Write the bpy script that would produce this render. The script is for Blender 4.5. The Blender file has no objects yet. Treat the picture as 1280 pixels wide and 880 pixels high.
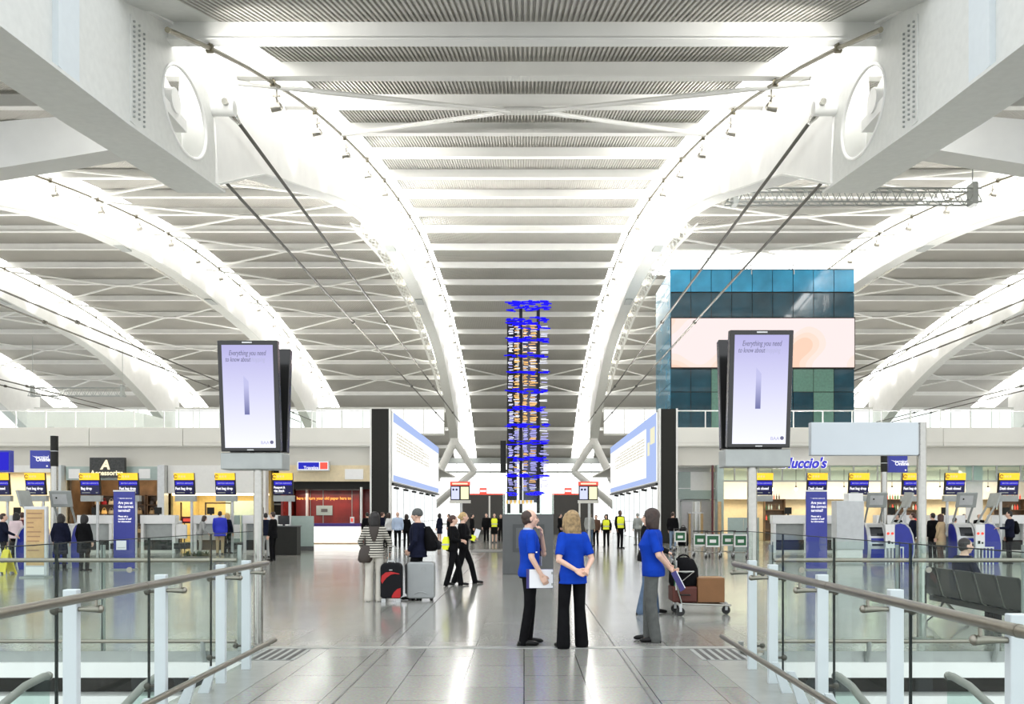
import bpy, bmesh, math, random
from mathutils import Vector, Matrix, Quaternion
random.seed(7)
R = math.radians
PI = math.pi
scene = bpy.context.scene
COL = scene.collection

# ------------------------------------------------------------------ camera frame used to take measurements off the photograph
F, CX, CY, EYE = 1100.0, 655.0, 643.0, 1.65
def X(px, Y): return (px - CX) * Y / F
def Z(py, Y): return EYE + (CY - py) * Y / F
def FY(py): return EYE * F / (py - CY)

# ------------------------------------------------------------------ materials
def new_mat(name):
    m = bpy.data.materials.new(name); m.use_nodes = True
    nt = m.node_tree; nt.nodes.clear()
    out = nt.nodes.new('ShaderNodeOutputMaterial')
    return m, nt, out
def mat(name, col, rough=0.5, metal=0.0, emit=0.0, ecol=None, vary=0.06, scale=6.0, spec=0.5, bump=0.0):
    m, nt, out = new_mat(name)
    b = nt.nodes.new('ShaderNodeBsdfPrincipled')
    nt.links.new(b.outputs[0], out.inputs[0])
    c = (col[0], col[1], col[2], 1)
    b.inputs['Base Color'].default_value = c
    b.inputs['Roughness'].default_value = rough
    b.inputs['Metallic'].default_value = metal
    b.inputs['Specular IOR Level'].default_value = spec
    if vary > 0:
        tc = nt.nodes.new('ShaderNodeTexCoord')
        n = nt.nodes.new('ShaderNodeTexNoise'); n.inputs['Scale'].default_value = scale; n.inputs['Detail'].default_value = 4
        r = nt.nodes.new('ShaderNodeValToRGB')
        r.color_ramp.elements[0].position = 0.3; r.color_ramp.elements[1].position = 0.7
        r.color_ramp.elements[0].color = tuple(max(0, v*(1-vary)) for v in col[:3]) + (1,)
        r.color_ramp.elements[1].color = tuple(min(1, v*(1+vary)) for v in col[:3]) + (1,)
        nt.links.new(tc.outputs['Object'], n.inputs['Vector'])
        nt.links.new(n.outputs['Fac'], r.inputs['Fac'])
        nt.links.new(r.outputs['Color'], b.inputs['Base Color'])
        if bump > 0:
            bp = nt.nodes.new('ShaderNodeBump'); bp.inputs['Strength'].default_value = bump
            nt.links.new(n.outputs['Fac'], bp.inputs['Height']); nt.links.new(bp.outputs[0], b.inputs['Normal'])
    if emit > 0:
        e = ecol or col
        b.inputs['Emission Color'].default_value = (e[0], e[1], e[2], 1)
        b.inputs['Emission Strength'].default_value = emit
    return m
def glass_mat(name, tint=(0.945, 0.98, 0.965), ior=1.45, rough=0.01, gain=1.0):
    m, nt, out = new_mat(name)
    t = nt.nodes.new('ShaderNodeBsdfTransparent'); t.inputs[0].default_value = (*tint, 1)
    g = nt.nodes.new('ShaderNodeBsdfGlossy'); g.inputs['Roughness'].default_value = rough; g.inputs[0].default_value = (1, 1, 1, 1)
    f = nt.nodes.new('ShaderNodeFresnel'); f.inputs[0].default_value = ior
    mu = nt.nodes.new('ShaderNodeMath'); mu.operation = 'MULTIPLY'; mu.inputs[1].default_value = gain
    mx = nt.nodes.new('ShaderNodeMixShader')
    ge = nt.nodes.new('ShaderNodeNewGeometry'); iv = nt.nodes.new('ShaderNodeMath'); iv.operation = 'SUBTRACT'; iv.inputs[0].default_value = 1.0
    m2 = nt.nodes.new('ShaderNodeMath'); m2.operation = 'MULTIPLY'
    nt.links.new(ge.outputs['Backfacing'], iv.inputs[1]); nt.links.new(iv.outputs[0], m2.inputs[1])
    nt.links.new(f.outputs[0], mu.inputs[0]); nt.links.new(mu.outputs[0], m2.inputs[0]); nt.links.new(m2.outputs[0], mx.inputs[0])
    nt.links.new(t.outputs[0], mx.inputs[1]); nt.links.new(g.outputs[0], mx.inputs[2])
    nt.links.new(mx.outputs[0], out.inputs[0])
    return m
def emis(name, col, s=1.0):
    m, nt, out = new_mat(name)
    e = nt.nodes.new('ShaderNodeEmission'); e.inputs[0].default_value = (*col, 1); e.inputs[1].default_value = s
    nt.links.new(e.outputs[0], out.inputs[0]); return m

M = {}
M['steel_white'] = mat('painted_white_steel', (0.80, 0.80, 0.775), 0.45, vary=0.03, scale=1.5)
M['steel_grey_and_shade'] = mat('pale_grey_and_shaded_steel', (0.62, 0.63, 0.60), 0.5, vary=0.04)  # grey paint, also used as painted shade on arch tails and flanges
M['purlin'] = mat('painted_purlin', (0.82, 0.82, 0.79), 0.5, vary=0.03, scale=1.0)
M['deck'] = mat('grey_corrugated_deck', (0.46, 0.448, 0.41), 0.6, vary=0.08, scale=0.25)
M['rooflight'] = emis('daylit_rooflight', (1.0, 0.985, 0.955), 7.0)
M['track'] = mat('bronze_lighting_rail', (0.16, 0.145, 0.10), 0.4, 0.6)
M['cable'] = mat('dark_tie_rod', (0.07, 0.066, 0.052), 0.6, 0.0)
M['chrome'] = mat('brushed_stainless', (0.38, 0.375, 0.345), 0.18, 1.0, vary=0.04, scale=20)
M['rail'] = mat('satin_stainless_rail', (0.27, 0.255, 0.215), 0.3, 1.0, vary=0.04, scale=30)
M['lamp'] = mat('lamp_body_silver', (0.45, 0.43, 0.38), 0.35, 0.8)
M['lens'] = emis('lamp_lens', (1, 0.9, 0.7), 6)
M['bulb'] = emis('warm_bulb', (1, 0.72, 0.35), 9)
M['fascia'] = mat('cream_fascia_panel', (0.80, 0.79, 0.735), 0.55, vary=0.02, scale=0.5)
M['fascia2'] = mat('stone_fascia_panel', (0.67, 0.655, 0.60), 0.55, vary=0.03, scale=0.5)
M['white'] = mat('white_panel', (0.83, 0.83, 0.81), 0.45, vary=0.02)
M['white_gloss'] = mat('white_gloss', (0.85, 0.85, 0.84), 0.2, vary=0.02)
M['frost'] = emis('frosted_lit_wall', (0.93, 0.97, 0.97), 1.15)
M['daylight'] = emis('daylit_window', (1.0, 1.0, 0.985), 1.5)
M['black'] = mat('black_panel', (0.014, 0.014, 0.011), 0.55, spec=0.3)
M['black_gloss'] = mat('black_gloss', (0.015, 0.015, 0.015), 0.15)
M['rubber'] = mat('black_rubber', (0.02, 0.02, 0.02), 0.6)
M['dark_grey'] = mat('dark_grey_cladding', (0.10, 0.105, 0.105), 0.45, vary=0.05)
M['mid_grey'] = mat('mid_grey_metal', (0.34, 0.36, 0.345), 0.4, 0.3)
M['silver'] = mat('silver_paint', (0.55, 0.56, 0.56), 0.35, 0.4)
M['post_white'] = mat('post_white_paint', (0.60, 0.65, 0.67), 0.4, vary=0.02)
M['glass'] = glass_mat('clear_balustrade_glass', gain=0.38)
M['glass_edge'] = mat('dark_glass_edge', (0.006, 0.012, 0.010), 0.5)
M['glass_green'] = mat('green_tinted_glass_screen', (0.38, 0.47, 0.44), 0.15, vary=0.04)
M['glass_green_clear'] = glass_mat('green_clear_glass', (0.78, 0.88, 0.85))
M['box_blue'] = mat('blue_glass_cladding', (0.06, 0.26, 0.40), 0.08, vary=0.25, scale=0.8, spec=0.9)
M['box_teal'] = mat('dark_teal_glass', (0.012, 0.055, 0.085), 0.06, vary=0.3, scale=0.5, spec=0.9)
M['box_light'] = mat('light_blue_glass', (0.04, 0.28, 0.48), 0.12, vary=0.25, scale=0.6, spec=0.7)
M['box_green'] = mat('lit_green_glass', (0.05, 0.13, 0.11), 0.1, emit=0.12, ecol=(0.5, 0.75, 0.55), vary=0.2)
M['navy'] = mat('navy_sign', (0.02, 0.03, 0.27), 0.4, emit=0.25, ecol=(0.02, 0.03, 0.3), vary=0.05)
M['banner'] = mat('blue_banner', (0.035, 0.045, 0.30), 0.45, vary=0.05)
M['scr_navy'] = mat('screen_navy', (0.01, 0.01, 0.04), 0.2, emit=0.35, ecol=(0.01, 0.012, 0.09), vary=0)
M['scr_blue'] = emis('screen_blue', (0.035, 0.03, 0.62), 0.9)
M['yellow'] = mat('yellow_sign', (0.85, 0.55, 0.02), 0.4, emit=0.55, ecol=(1.0, 0.62, 0.04), vary=0.03)
M['yellow_pale'] = emis('pale_yellow_mark', (1.0, 0.78, 0.3), 0.9)
M['letter_white'] = emis('white_lettering', (0.95, 0.95, 1.0), 1.0)
M['letter_cream'] = emis('cream_lettering', (1.0, 0.88, 0.6), 1.1)
M['letter_grey'] = emis('grey_screen_lettering', (0.16, 0.16, 0.26), 1.0)
M['letter_pale'] = emis('pale_screen_lettering', (0.45, 0.45, 0.66), 1.0)
M['letter_blue'] = mat('cobalt_lettering', (0.02, 0.02, 0.5), 0.35, emit=0.3, ecol=(0.03, 0.03, 0.7))
M['red'] = mat('red_sign', (0.7, 0.05, 0.03), 0.4, emit=0.5, ecol=(0.85, 0.1, 0.06), vary=0.04)
M['red_wall'] = mat('deep_red_wall', (0.22, 0.018, 0.012), 0.25, vary=0.35, scale=1.2)
M['maroon'] = mat('maroon_panel', (0.10, 0.006, 0.01), 0.35)
M['orange_text'] = emis('orange_led_text', (1.0, 0.45, 0.1), 2.0)
M['lit_counter'] = emis('lit_counter_front', (1.0, 0.97, 0.9), 1.5)
M['purple'] = mat('purple_top', (0.06, 0.03, 0.22), 0.35)
M['wood'] = mat('oak_board', (0.52, 0.35, 0.17), 0.45, vary=0.2, scale=3)
M['tan'] = mat('tan_poster', (0.58, 0.38, 0.17), 0.5, vary=0.1)
M['cream'] = mat('warm_cream_wall', (0.80, 0.68, 0.46), 0.6, vary=0.05)
M['brown'] = mat('brown_shop_wall', (0.13, 0.08, 0.045), 0.5, vary=0.35, scale=2)
M['warm_lamp'] = emis('warm_shop_light', (1, 0.8, 0.5), 5.0)
M['white_lamp'] = emis('white_shop_light', (1, 0.96, 0.88), 4.0)
M['ochre'] = mat('ochre_wall', (0.55, 0.42, 0.17), 0.6, vary=0.1)
M['skin'] = mat('skin', (0.72, 0.46, 0.345), 0.5, vary=0.06, scale=12)
M['skin_dark'] = mat('skin_brown', (0.13, 0.07, 0.045), 0.5)
M['polo'] = mat('royal_blue_polo', (0.004, 0.045, 0.40), 0.8, spec=0.15, vary=0.12, scale=9, bump=0.12)
M['cloth_black'] = mat('black_cloth', (0.006, 0.006, 0.007), 0.9, spec=0.12, vary=0.25, scale=9, bump=0.1)
M['cloth_navy'] = mat('navy_cloth', (0.009, 0.011, 0.026), 0.9, spec=0.12, vary=0.2, scale=9)
M['cloth_grey'] = mat('grey_trouser_cloth', (0.095, 0.10, 0.095), 0.8, vary=0.15, scale=14, bump=0.1)
M['cloth_cream'] = mat('cream_trouser_cloth', (0.62, 0.59, 0.52), 0.8, vary=0.06, scale=9, bump=0.1)
M['cloth_white'] = mat('white_cloth', (0.75, 0.75, 0.75), 0.8)
M['cloth_ltblue'] = mat('pale_blue_cloth', (0.45, 0.55, 0.72), 0.8)
M['cloth_pink'] = mat('pale_pink_cloth', (0.75, 0.6, 0.62), 0.8)
M['cloth_blue'] = mat('bright_blue_jacket', (0.02, 0.035, 0.55), 0.7)
M['cloth_tan'] = mat('tan_coat_cloth', (0.45, 0.33, 0.19), 0.8)
M['cloth_ltgrey'] = mat('light_grey_cloth', (0.34, 0.35, 0.34), 0.8)
M['cloth_brown'] = mat('brown_cloth', (0.10, 0.05, 0.03), 0.8)
M['denim'] = mat('blue_denim', (0.09, 0.14, 0.22), 0.8, vary=0.2, scale=10)
M['denim_light'] = mat('light_denim', (0.22, 0.30, 0.42), 0.8, vary=0.15)
M['hivis'] = mat('yellow_hi_vis_fabric', (0.80, 0.85, 0.03), 0.6, emit=0.12, ecol=(0.8, 0.9, 0.05))
M['hair_black'] = mat('black_hair', (0.012, 0.010, 0.009), 0.5, vary=0.3, scale=30)
M['hair_brown'] = mat('dark_brown_hair', (0.035, 0.018, 0.012), 0.45, vary=0.35, scale=30, bump=0.3)
M['hair_auburn'] = mat('auburn_hair', (0.06, 0.022, 0.014), 0.45, vary=0.35, scale=30)
M['hair_blonde'] = mat('dark_blonde_hair', (0.30, 0.20, 0.09), 0.45, vary=0.45, scale=26, bump=0.35)
M['hair_fair'] = mat('fair_hair', (0.52, 0.36, 0.16), 0.45, vary=0.3, scale=30)
M['shoe'] = mat('black_shoe_leather', (0.006, 0.006, 0.006), 0.4, spec=0.25)
M['beanie'] = mat('grey_knit', (0.10, 0.105, 0.10), 0.9, vary=0.2, scale=60, bump=0.2)
M['paper'] = mat('white_paper', (0.82, 0.83, 0.86), 0.5, vary=0.02)
M['folder'] = mat('purple_folder', (0.04, 0.03, 0.17), 0.4)
M['lip'] = mat('lip', (0.45, 0.15, 0.13), 0.5)
M['eye'] = mat('dark_eye', (0.02, 0.015, 0.012), 0.2)
M['case_red'] = mat('red_suitcase_fabric', (0.45, 0.008, 0.01), 0.5)
M['case_black'] = mat('black_suitcase_fabric', (0.007, 0.007, 0.009), 0.7, spec=0.2)
M['case_silver'] = mat('silver_hard_shell', (0.34, 0.355, 0.355), 0.35, 0.35, vary=0.03)
M['bag_brown'] = mat('dark_brown_leather', (0.035, 0.024, 0.017), 0.45)
M['box_brown'] = mat('brown_carton', (0.22, 0.10, 0.035), 0.6)
M['box_red'] = mat('dark_red_case', (0.09, 0.02, 0.012), 0.6)
M['kiosk_blue'] = mat('kiosk_blue', (0.012, 0.024, 0.32), 0.35)
M['sign_green'] = mat('green_cart_sign', (0.02, 0.13, 0.05), 0.4)
M['led_blue'] = emis('blue_light_blade', (0.015, 0.01, 0.9), 1.1)
M['led_lilac'] = mat('lilac_flap', (0.42, 0.40, 0.75), 0.3, emit=0.3)
M['flap_white'] = mat('white_flap', (0.8, 0.8, 0.82), 0.3, emit=0.25)
M['flap_amber'] = mat('amber_flap', (0.75, 0.42, 0.10), 0.35, emit=0.4, ecol=(1, 0.55, 0.15))
M['leaf'] = mat('dark_leaf', (0.03, 0.07, 0.02), 0.6, vary=0.4, scale=20)
M['yellow_plastic'] = mat('yellow_plastic', (0.80, 0.68, 0.03), 0.35)
M['screen_dark'] = mat('off_screen', (0.01, 0.012, 0.016), 0.12)
M['sign_grey'] = mat('grey_sign_back', (0.46, 0.50, 0.52), 0.35, 0.5, vary=0.05, scale=0.9)
M['seat'] = mat('black_seat_mesh', (0.028, 0.026, 0.024), 0.5)
M['lift'] = mat('lift_door_steel', (0.42, 0.41, 0.41), 0.35, 0.6)
M['lower'] = mat('lower_floor_stone', (0.42, 0.42, 0.39), 0.3)

# polished stone floor with tile joints
def floor_mat():
    m, nt, out = new_mat('polished_stone_floor')
    b = nt.nodes.new('ShaderNodeBsdfPrincipled'); nt.links.new(b.outputs[0], out.inputs[0])
    tc = nt.nodes.new('ShaderNodeTexCoord')
    mp = nt.nodes.new('ShaderNodeMapping'); mp.inputs['Rotation'].default_value = (0, 0, PI/2)
    br = nt.nodes.new('ShaderNodeTexBrick')
    br.inputs['Scale'].default_value = 1.0; br.inputs['Brick Width'].default_value = 1.2; br.inputs['Row Height'].default_value = 0.6
    br.inputs['Mortar Size'].default_value = 0.006; br.inputs['Mortar Smooth'].default_value = 0.2
    br.inputs['Color1'].default_value = (0.265, 0.265, 0.24, 1); br.inputs['Color2'].default_value = (0.305, 0.305, 0.28, 1)
    br.inputs['Mortar'].default_value = (0.06, 0.06, 0.055, 1)
    nz = nt.nodes.new('ShaderNodeTexNoise'); nz.inputs['Scale'].default_value = 38; nz.inputs['Detail'].default_value = 6
    nz2 = nt.nodes.new('ShaderNodeTexNoise'); nz2.inputs['Scale'].default_value = 0.7
    mx = nt.nodes.new('ShaderNodeMix'); mx.data_type = 'RGBA'; mx.blend_type = 'OVERLAY'; mx.inputs[0].default_value = 0.5
    nt.links.new(tc.outputs['Object'], mp.inputs[0]); nt.links.new(mp.outputs[0], br.inputs[0])
    nt.links.new(tc.outputs['Object'], nz.inputs['Vector']); nt.links.new(tc.outputs['Object'], nz2.inputs['Vector'])
    nt.links.new(br.outputs['Color'], mx.inputs[6]); nt.links.new(nz.outputs['Color'], mx.inputs[7])
    nt.links.new(mx.outputs[2], b.inputs['Base Color'])
    rr = nt.nodes.new('ShaderNodeMapRange'); rr.inputs[3].default_value = 0.10; rr.inputs[4].default_value = 0.19
    nt.links.new(nz2.outputs['Fac'], rr.inputs[0]); nt.links.new(rr.outputs[0], b.inputs['Roughness'])
    b.inputs['Specular IOR Level'].default_value = 0.6
    bp = nt.nodes.new('ShaderNodeBump'); bp.inputs['Strength'].default_value = 0.012; bp.inputs['Distance'].default_value = 0.02
    nt.links.new(nz2.outputs['Fac'], bp.inputs['Height']); nt.links.new(bp.outputs[0], b.inputs['Normal'])
    return m
M['floor'] = floor_mat()
def screen_mat(name, c_top, c_bot, z0, z1, s=1.0):
    m, nt, out = new_mat(name)
    e = nt.nodes.new('ShaderNodeEmission'); e.inputs[1].default_value = s
    tc = nt.nodes.new('ShaderNodeTexCoord'); sp = nt.nodes.new('ShaderNodeSeparateXYZ')
    mr = nt.nodes.new('ShaderNodeMapRange'); mr.inputs[1].default_value = z0; mr.inputs[2].default_value = z1
    r = nt.nodes.new('ShaderNodeValToRGB'); r.color_ramp.elements[0].color = (*c_bot, 1); r.color_ramp.elements[1].color = (*c_top, 1)
    nt.links.new(tc.outputs['Object'], sp.inputs[0]); nt.links.new(sp.outputs['Z'], mr.inputs[0]); nt.links.new(mr.outputs[0], r.inputs[0])
    nt.links.new(r.outputs[0], e.inputs[0]); nt.links.new(e.outputs[0], out.inputs[0]); return m
M['ad_screen'] = screen_mat('advert_picture', (0.46, 0.44, 0.74), (0.88, 0.90, 1.0), 0.0, 1.25)
def led_wall():
    m, nt, out = new_mat('pink_picture_on_led_wall')
    e = nt.nodes.new('ShaderNodeEmission'); e.inputs[1].default_value = 1.0
    tc = nt.nodes.new('ShaderNodeTexCoord'); v = nt.nodes.new('ShaderNodeTexNoise'); v.inputs['Scale'].default_value = 0.27; v.inputs['Detail'].default_value = 0.0
    r = nt.nodes.new('ShaderNodeValToRGB'); cr = r.color_ramp; cr.interpolation = 'CONSTANT'
    cr.elements[0].position = 0; cr.elements[0].color = (0.92, 0.60, 0.46, 1)
    cr.elements[1].position = 0.41; cr.elements[1].color = (0.93, 0.68, 0.57, 1)
    for p, c in ((0.47, (0.92, 0.73, 0.66, 1)), (0.54, (0.91, 0.76, 0.75, 1))):
        k = cr.elements.new(p); k.color = c
    nt.links.new(tc.outputs['Object'], v.inputs['Vector']); nt.links.new(v.outputs['Fac'], r.inputs[0])
    nt.links.new(r.outputs[0], e.inputs[0]); nt.links.new(e.outputs[0], out.inputs[0]); return m
M['led_wall'] = led_wall()
def dash_mat():
    m, nt, out = new_mat('rows_of_small_print')
    e = nt.nodes.new('ShaderNodeEmission'); e.inputs[1].default_value = 0.95
    tc = nt.nodes.new('ShaderNodeTexCoord'); mp = nt.nodes.new('ShaderNodeMapping'); mp.inputs['Scale'].default_value = (0, 2.6, 5.0)
    n = nt.nodes.new('ShaderNodeTexNoise'); n.inputs['Scale'].default_value = 1.0; n.inputs['Detail'].default_value = 2.0
    r = nt.nodes.new('ShaderNodeValToRGB'); r.color_ramp.interpolation = 'CONSTANT'
    r.color_ramp.elements[0].color = (0.55, 0.50, 0.33, 1); r.color_ramp.elements[1].position = 0.52; r.color_ramp.elements[1].color = (0.98, 0.985, 0.97, 1)
    nt.links.new(tc.outputs['Object'], mp.inputs[0]); nt.links.new(mp.outputs[0], n.inputs['Vector']); nt.links.new(n.outputs['Fac'], r.inputs[0])
    nt.links.new(r.outputs[0], e.inputs[0]); nt.links.new(e.outputs[0], out.inputs[0]); return m
M['dashes'] = dash_mat()
def stripe_mat():
    m, nt, out = new_mat('black_and_cream_striped_knit')
    b = nt.nodes.new('ShaderNodeBsdfPrincipled'); b.inputs['Roughness'].default_value = 0.85
    tc = nt.nodes.new('ShaderNodeTexCoord'); sp = nt.nodes.new('ShaderNodeSeparateXYZ')
    w = nt.nodes.new('ShaderNodeMath'); w.operation = 'MULTIPLY'; w.inputs[1].default_value = 22.0
    fr = nt.nodes.new('ShaderNodeMath'); fr.operation = 'FRACT'
    gt = nt.nodes.new('ShaderNodeMath'); gt.operation = 'GREATER_THAN'; gt.inputs[1].default_value = 0.52
    mx = nt.nodes.new('ShaderNodeMix'); mx.data_type = 'RGBA'; mx.inputs[6].default_value = (0.02, 0.018, 0.014, 1); mx.inputs[7].default_value = (0.60, 0.57, 0.49, 1)
    nt.links.new(tc.outputs['Object'], sp.inputs[0]); nt.links.new(sp.outputs['Z'], w.inputs[0]); nt.links.new(w.outputs[0], fr.inputs[0])
    nt.links.new(fr.outputs[0], gt.inputs[0]); nt.links.new(gt.outputs[0], mx.inputs[0]); nt.links.new(mx.outputs[2], b.inputs['Base Color'])
    nt.links.new(b.outputs[0], out.inputs[0]); return m
M['stripes'] = stripe_mat()

# ------------------------------------------------------------------ mesh building
class MB:
    def __init__(s): s.v = []; s.f = []; s.mi = []; s.cur = 0
    def use(s, i): s.cur = i; return s
    def add(s, vs, fs):
        o = len(s.v); s.v += [tuple(v) for v in vs]
        for f in fs: s.f.append(tuple(o+i for i in f)); s.mi.append(s.cur)
        return s
    def box(s, x0, x1, y0, y1, z0, z1, mtx=None):
        vs = [Vector((x, y, z)) for x in (x0, x1) for y in (y0, y1) for z in (z0, z1)]
        if mtx is not None: vs = [mtx @ v for v in vs]
        return s.add(vs, [(0,1,3,2), (4,6,7,5), (0,4,5,1), (2,3,7,6), (0,2,6,4), (1,5,7,3)])
    def cyl(s, p0, p1, r0, r1=None, n=10, caps=True):
        return s.tube([p0, p1], [r0, r0 if r1 is None else r1], n, caps)
    def tube(s, pts, rad, n=10, caps=True, flat=1.0, up=None):
        pts = [Vector(p) for p in pts]
        if not hasattr(rad, '__len__'): rad = [rad]*len(pts)
        rings = []; ref = None
        for i, p in enumerate(pts):
            a = pts[max(0, i-1)]; b = pts[min(len(pts)-1, i+1)]
            d = (b-a)
            if d.length < 1e-9: d = Vector((0, 0, 1))
            d.normalize()
            if ref is None:
                ref = Vector(up) if up is not None else (Vector((0, 0, 1)) if abs(d.z) < 0.9 else Vector((0, 1, 0)))
            u = ref - d*ref.dot(d)
            if u.length < 1e-6: u = d.orthogonal()
            u.normalize(); w = d.cross(u)
            ref = u
            rings.append([p + (u*math.cos(2*PI*k/n)*flat + w*math.sin(2*PI*k/n))*rad[i] for k in range(n)])
        vs = [v for r in rings for v in r]; fs = []
        for i in range(len(pts)-1):
            for k in range(n):
                a = i*n+k; b = i*n+(k+1) % n
                fs.append((a, b, b+n, a+n))
        if caps:
            fs.append(tuple(reversed(range(n)))); fs.append(tuple((len(pts)-1)*n+k for k in range(n)))
        return s.add(vs, fs)
    def ball(s, c, r, n=12, m=8, mtx=None):
        if not hasattr(r, '__len__'): r = (r, r, r)
        c = Vector(c); vs = [Vector((0, 0, r[2]))]
        for i in range(1, m):
            t = PI*i/m
            for k in range(n):
                a = 2*PI*k/n; vs.append(Vector((r[0]*math.sin(t)*math.cos(a), r[1]*math.sin(t)*math.sin(a), r[2]*math.cos(t))))
        vs.append(Vector((0, 0, -r[2])))
        if mtx is not None: vs = [mtx @ v for v in vs]
        vs = [c+v for v in vs]; fs = [(0, 1+k, 1+(k+1) % n) for k in range(n)]
        for i in range(m-2):
            for k in range(n):
                a = 1+i*n+k; b = 1+i*n+(k+1) % n; fs.append((a, a+n, b+n, b))
        L = len(vs)-1; o = 1+(m-2)*n
        fs += [(o+k, L, o+(k+1) % n) for k in range(n)]
        return s.add(vs, fs)
    def loft(s, rings, n=20, mtx=None):
        vs = []
        for (z, cx, cy, rx, ry) in rings:
            for k in range(n):
                a = 2*PI*k/n; v = Vector((cx+rx*math.cos(a), cy+ry*math.sin(a), z))
                vs.append(mtx @ v if mtx is not None else v)
        fs = []
        for i in range(len(rings)-1):
            for k in range(n):
                a = i*n+k; b = i*n+(k+1) % n; fs.append((a, b, b+n, a+n))
        fs.append(tuple(reversed(range(n)))); fs.append(tuple((len(rings)-1)*n+k for k in range(n)))
        return s.add(vs, fs)
    def prism(s, poly, d0, d1, axis='y'):
        # poly: list of 2D points; axis y -> (x,z), axis x -> (y,z), axis z -> (x,y)
        def P(p, d): return {'y': (p[0], d, p[1]), 'x': (d, p[0], p[1]), 'z': (p[0], p[1], d)}[axis]
        n = len(poly); vs = [P(p, d0) for p in poly] + [P(p, d1) for p in poly]
        fs = [tuple(range(n)), tuple(reversed(range(n, 2*n)))] + [(i, i+n, (i+1) % n+n, (i+1) % n) for i in range(n)]
        return s.add(vs, fs)
    def quad(s, a, b, c, d): return s.add([a, b, c, d], [(0, 1, 2, 3)])
    def mesh(s, name, mats, smooth=False):
        me = bpy.data.meshes.new(name); me.from_pydata(s.v, [], s.f)
        mats = mats if isinstance(mats, (list, tuple)) else [mats]
        for m in mats: me.materials.append(M[m] if isinstance(m, str) else m)
        for p, i in zip(me.polygons, s.mi): p.material_index = min(i, len(mats)-1)
        bm = bmesh.new(); bm.from_mesh(me)
        bmesh.ops.recalc_face_normals(bm, faces=bm.faces); bm.to_mesh(me); bm.free()
        if smooth:
            for p in me.polygons: p.use_smooth = True
            try: me.set_sharp_from_angle(angle=R(40))
            except Exception: pass
        me.update(); return me
    def build(s, name, mats, parent=None, smooth=False, loc=None, bevel=0):
        o = bpy.data.objects.new(name, s.mesh(name, mats, smooth)); COL.objects.link(o)
        if parent is not None: o.parent = parent
        if loc is not None: o.location = loc
        if bevel:
            b = o.modifiers.new('edge', 'BEVEL'); b.width = bevel; b.segments = 2; b.limit_method = 'ANGLE'
        return o
def tag(o, label=None, cat=None, group=None, kind=None):
    if label: o['label'] = label
    if cat: o['category'] = cat
    if group: o['group'] = group
    if kind: o['kind'] = kind
    return o
def thing(name, label, cat, loc=(0, 0, 0), rz=0, group=None, kind=None):
    o = bpy.data.objects.new(name, None); COL.objects.link(o); o.empty_display_size = 0.2
    o.location = loc; o.rotation_euler = (0, 0, rz)
    return tag(o, label, cat, group, kind)
CHILD = {}
def copy_tree(o, parent=None):
    c = o.copy(); COL.objects.link(c)
    if parent is not None: c.parent = parent
    for ch in list(o.children): copy_tree(ch, c)
    return c
def struct(o, label=None):
    o['kind'] = 'structure'
    if label: o['label'] = label
    return o
def text(body, size, parent, loc, m, name='lettering', align='LEFT', shear=0.0, rx=PI/2, ext=0.002, bold=0.0, sx=1.0, ry=0, rz=0):
    cu = bpy.data.curves.new(name, 'FONT'); cu.body = body; cu.size = size; cu.align_x = align; cu.shear = shear; cu.extrude = ext; cu.offset = bold
    cu.resolution_u = 3
    tmp = bpy.data.objects.new('tmp', cu); COL.objects.link(tmp)
    me = bpy.data.meshes.new_from_object(tmp.evaluated_get(bpy.context.evaluated_depsgraph_get()))
    bpy.data.objects.remove(tmp); bpy.data.curves.remove(cu)
    me.materials.clear(); me.materials.append(M[m]); o = bpy.data.objects.new(name, me); COL.objects.link(o)
    o.parent = parent; o.location = loc; o.rotation_euler = (rx, ry, rz); o.scale = (sx, 1, 1)
    return o
def interp(pts, t):
    if t <= pts[0][0]:
        a, b = pts[0], pts[1]
    elif t >= pts[-1][0]:
        a, b = pts[-2], pts[-1]
    else:
        for i in range(len(pts)-1):
            if pts[i][0] <= t <= pts[i+1][0]: break
        # Catmull-Rom / Hermite
        x0, y0 = pts[i]; x1, y1 = pts[i+1]
        m0 = (y1-y0)/(x1-x0) if i == 0 else (y1-pts[i-1][1])/(x1-pts[i-1][0])
        m1 = (y1-y0)/(x1-x0) if i+2 >= len(pts) else (pts[i+2][1]-y0)/(pts[i+2][0]-x0)
        h = x1-x0; u = (t-x0)/h
        return (2*u**3-3*u**2+1)*y0 + (u**3-2*u**2+u)*h*m0 + (-2*u**3+3*u**2)*y1 + (u**3-u**2)*h*m1
    return a[1] + (b[1]-a[1])*(t-a[0])/(b[0]-a[0])

# ------------------------------------------------------------------ the roof
ROOF = [(14.0, 9.0), (19.0, 11.0), (23.9, 12.75), (31.7, 15.1), (42.3, 17.6), (54, 19.65), (65, 20.9), (76, 21.15), (88, 20.75), (96.7, 19.7), (107, 18.2), (118, 15.6), (126, 12.7), (136, 8.6)]
BOT = [(13.0, 7.75), (19.0, 8.35), (24.2, 9.05), (28, 10.8), (34.3, 12.7), (42, 14.95), (51, 16.95), (61, 18.1), (69, 18.5), (77, 18.3), (91.6, 17.1), (103, 14.0), (113.7, 9.6)]
def zr(Y): return EYE + interp(ROOF, Y)
def zb(Y): return EYE + interp(BOT, Y)
PUR = [21.0 + 5.27*k for k in range(22)]
RX = [-63, -45, -27, -9, 9, 27, 45, 63]

segs = [18.37 + 2.635*k for k in range(46)]
mb = MB()
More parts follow.
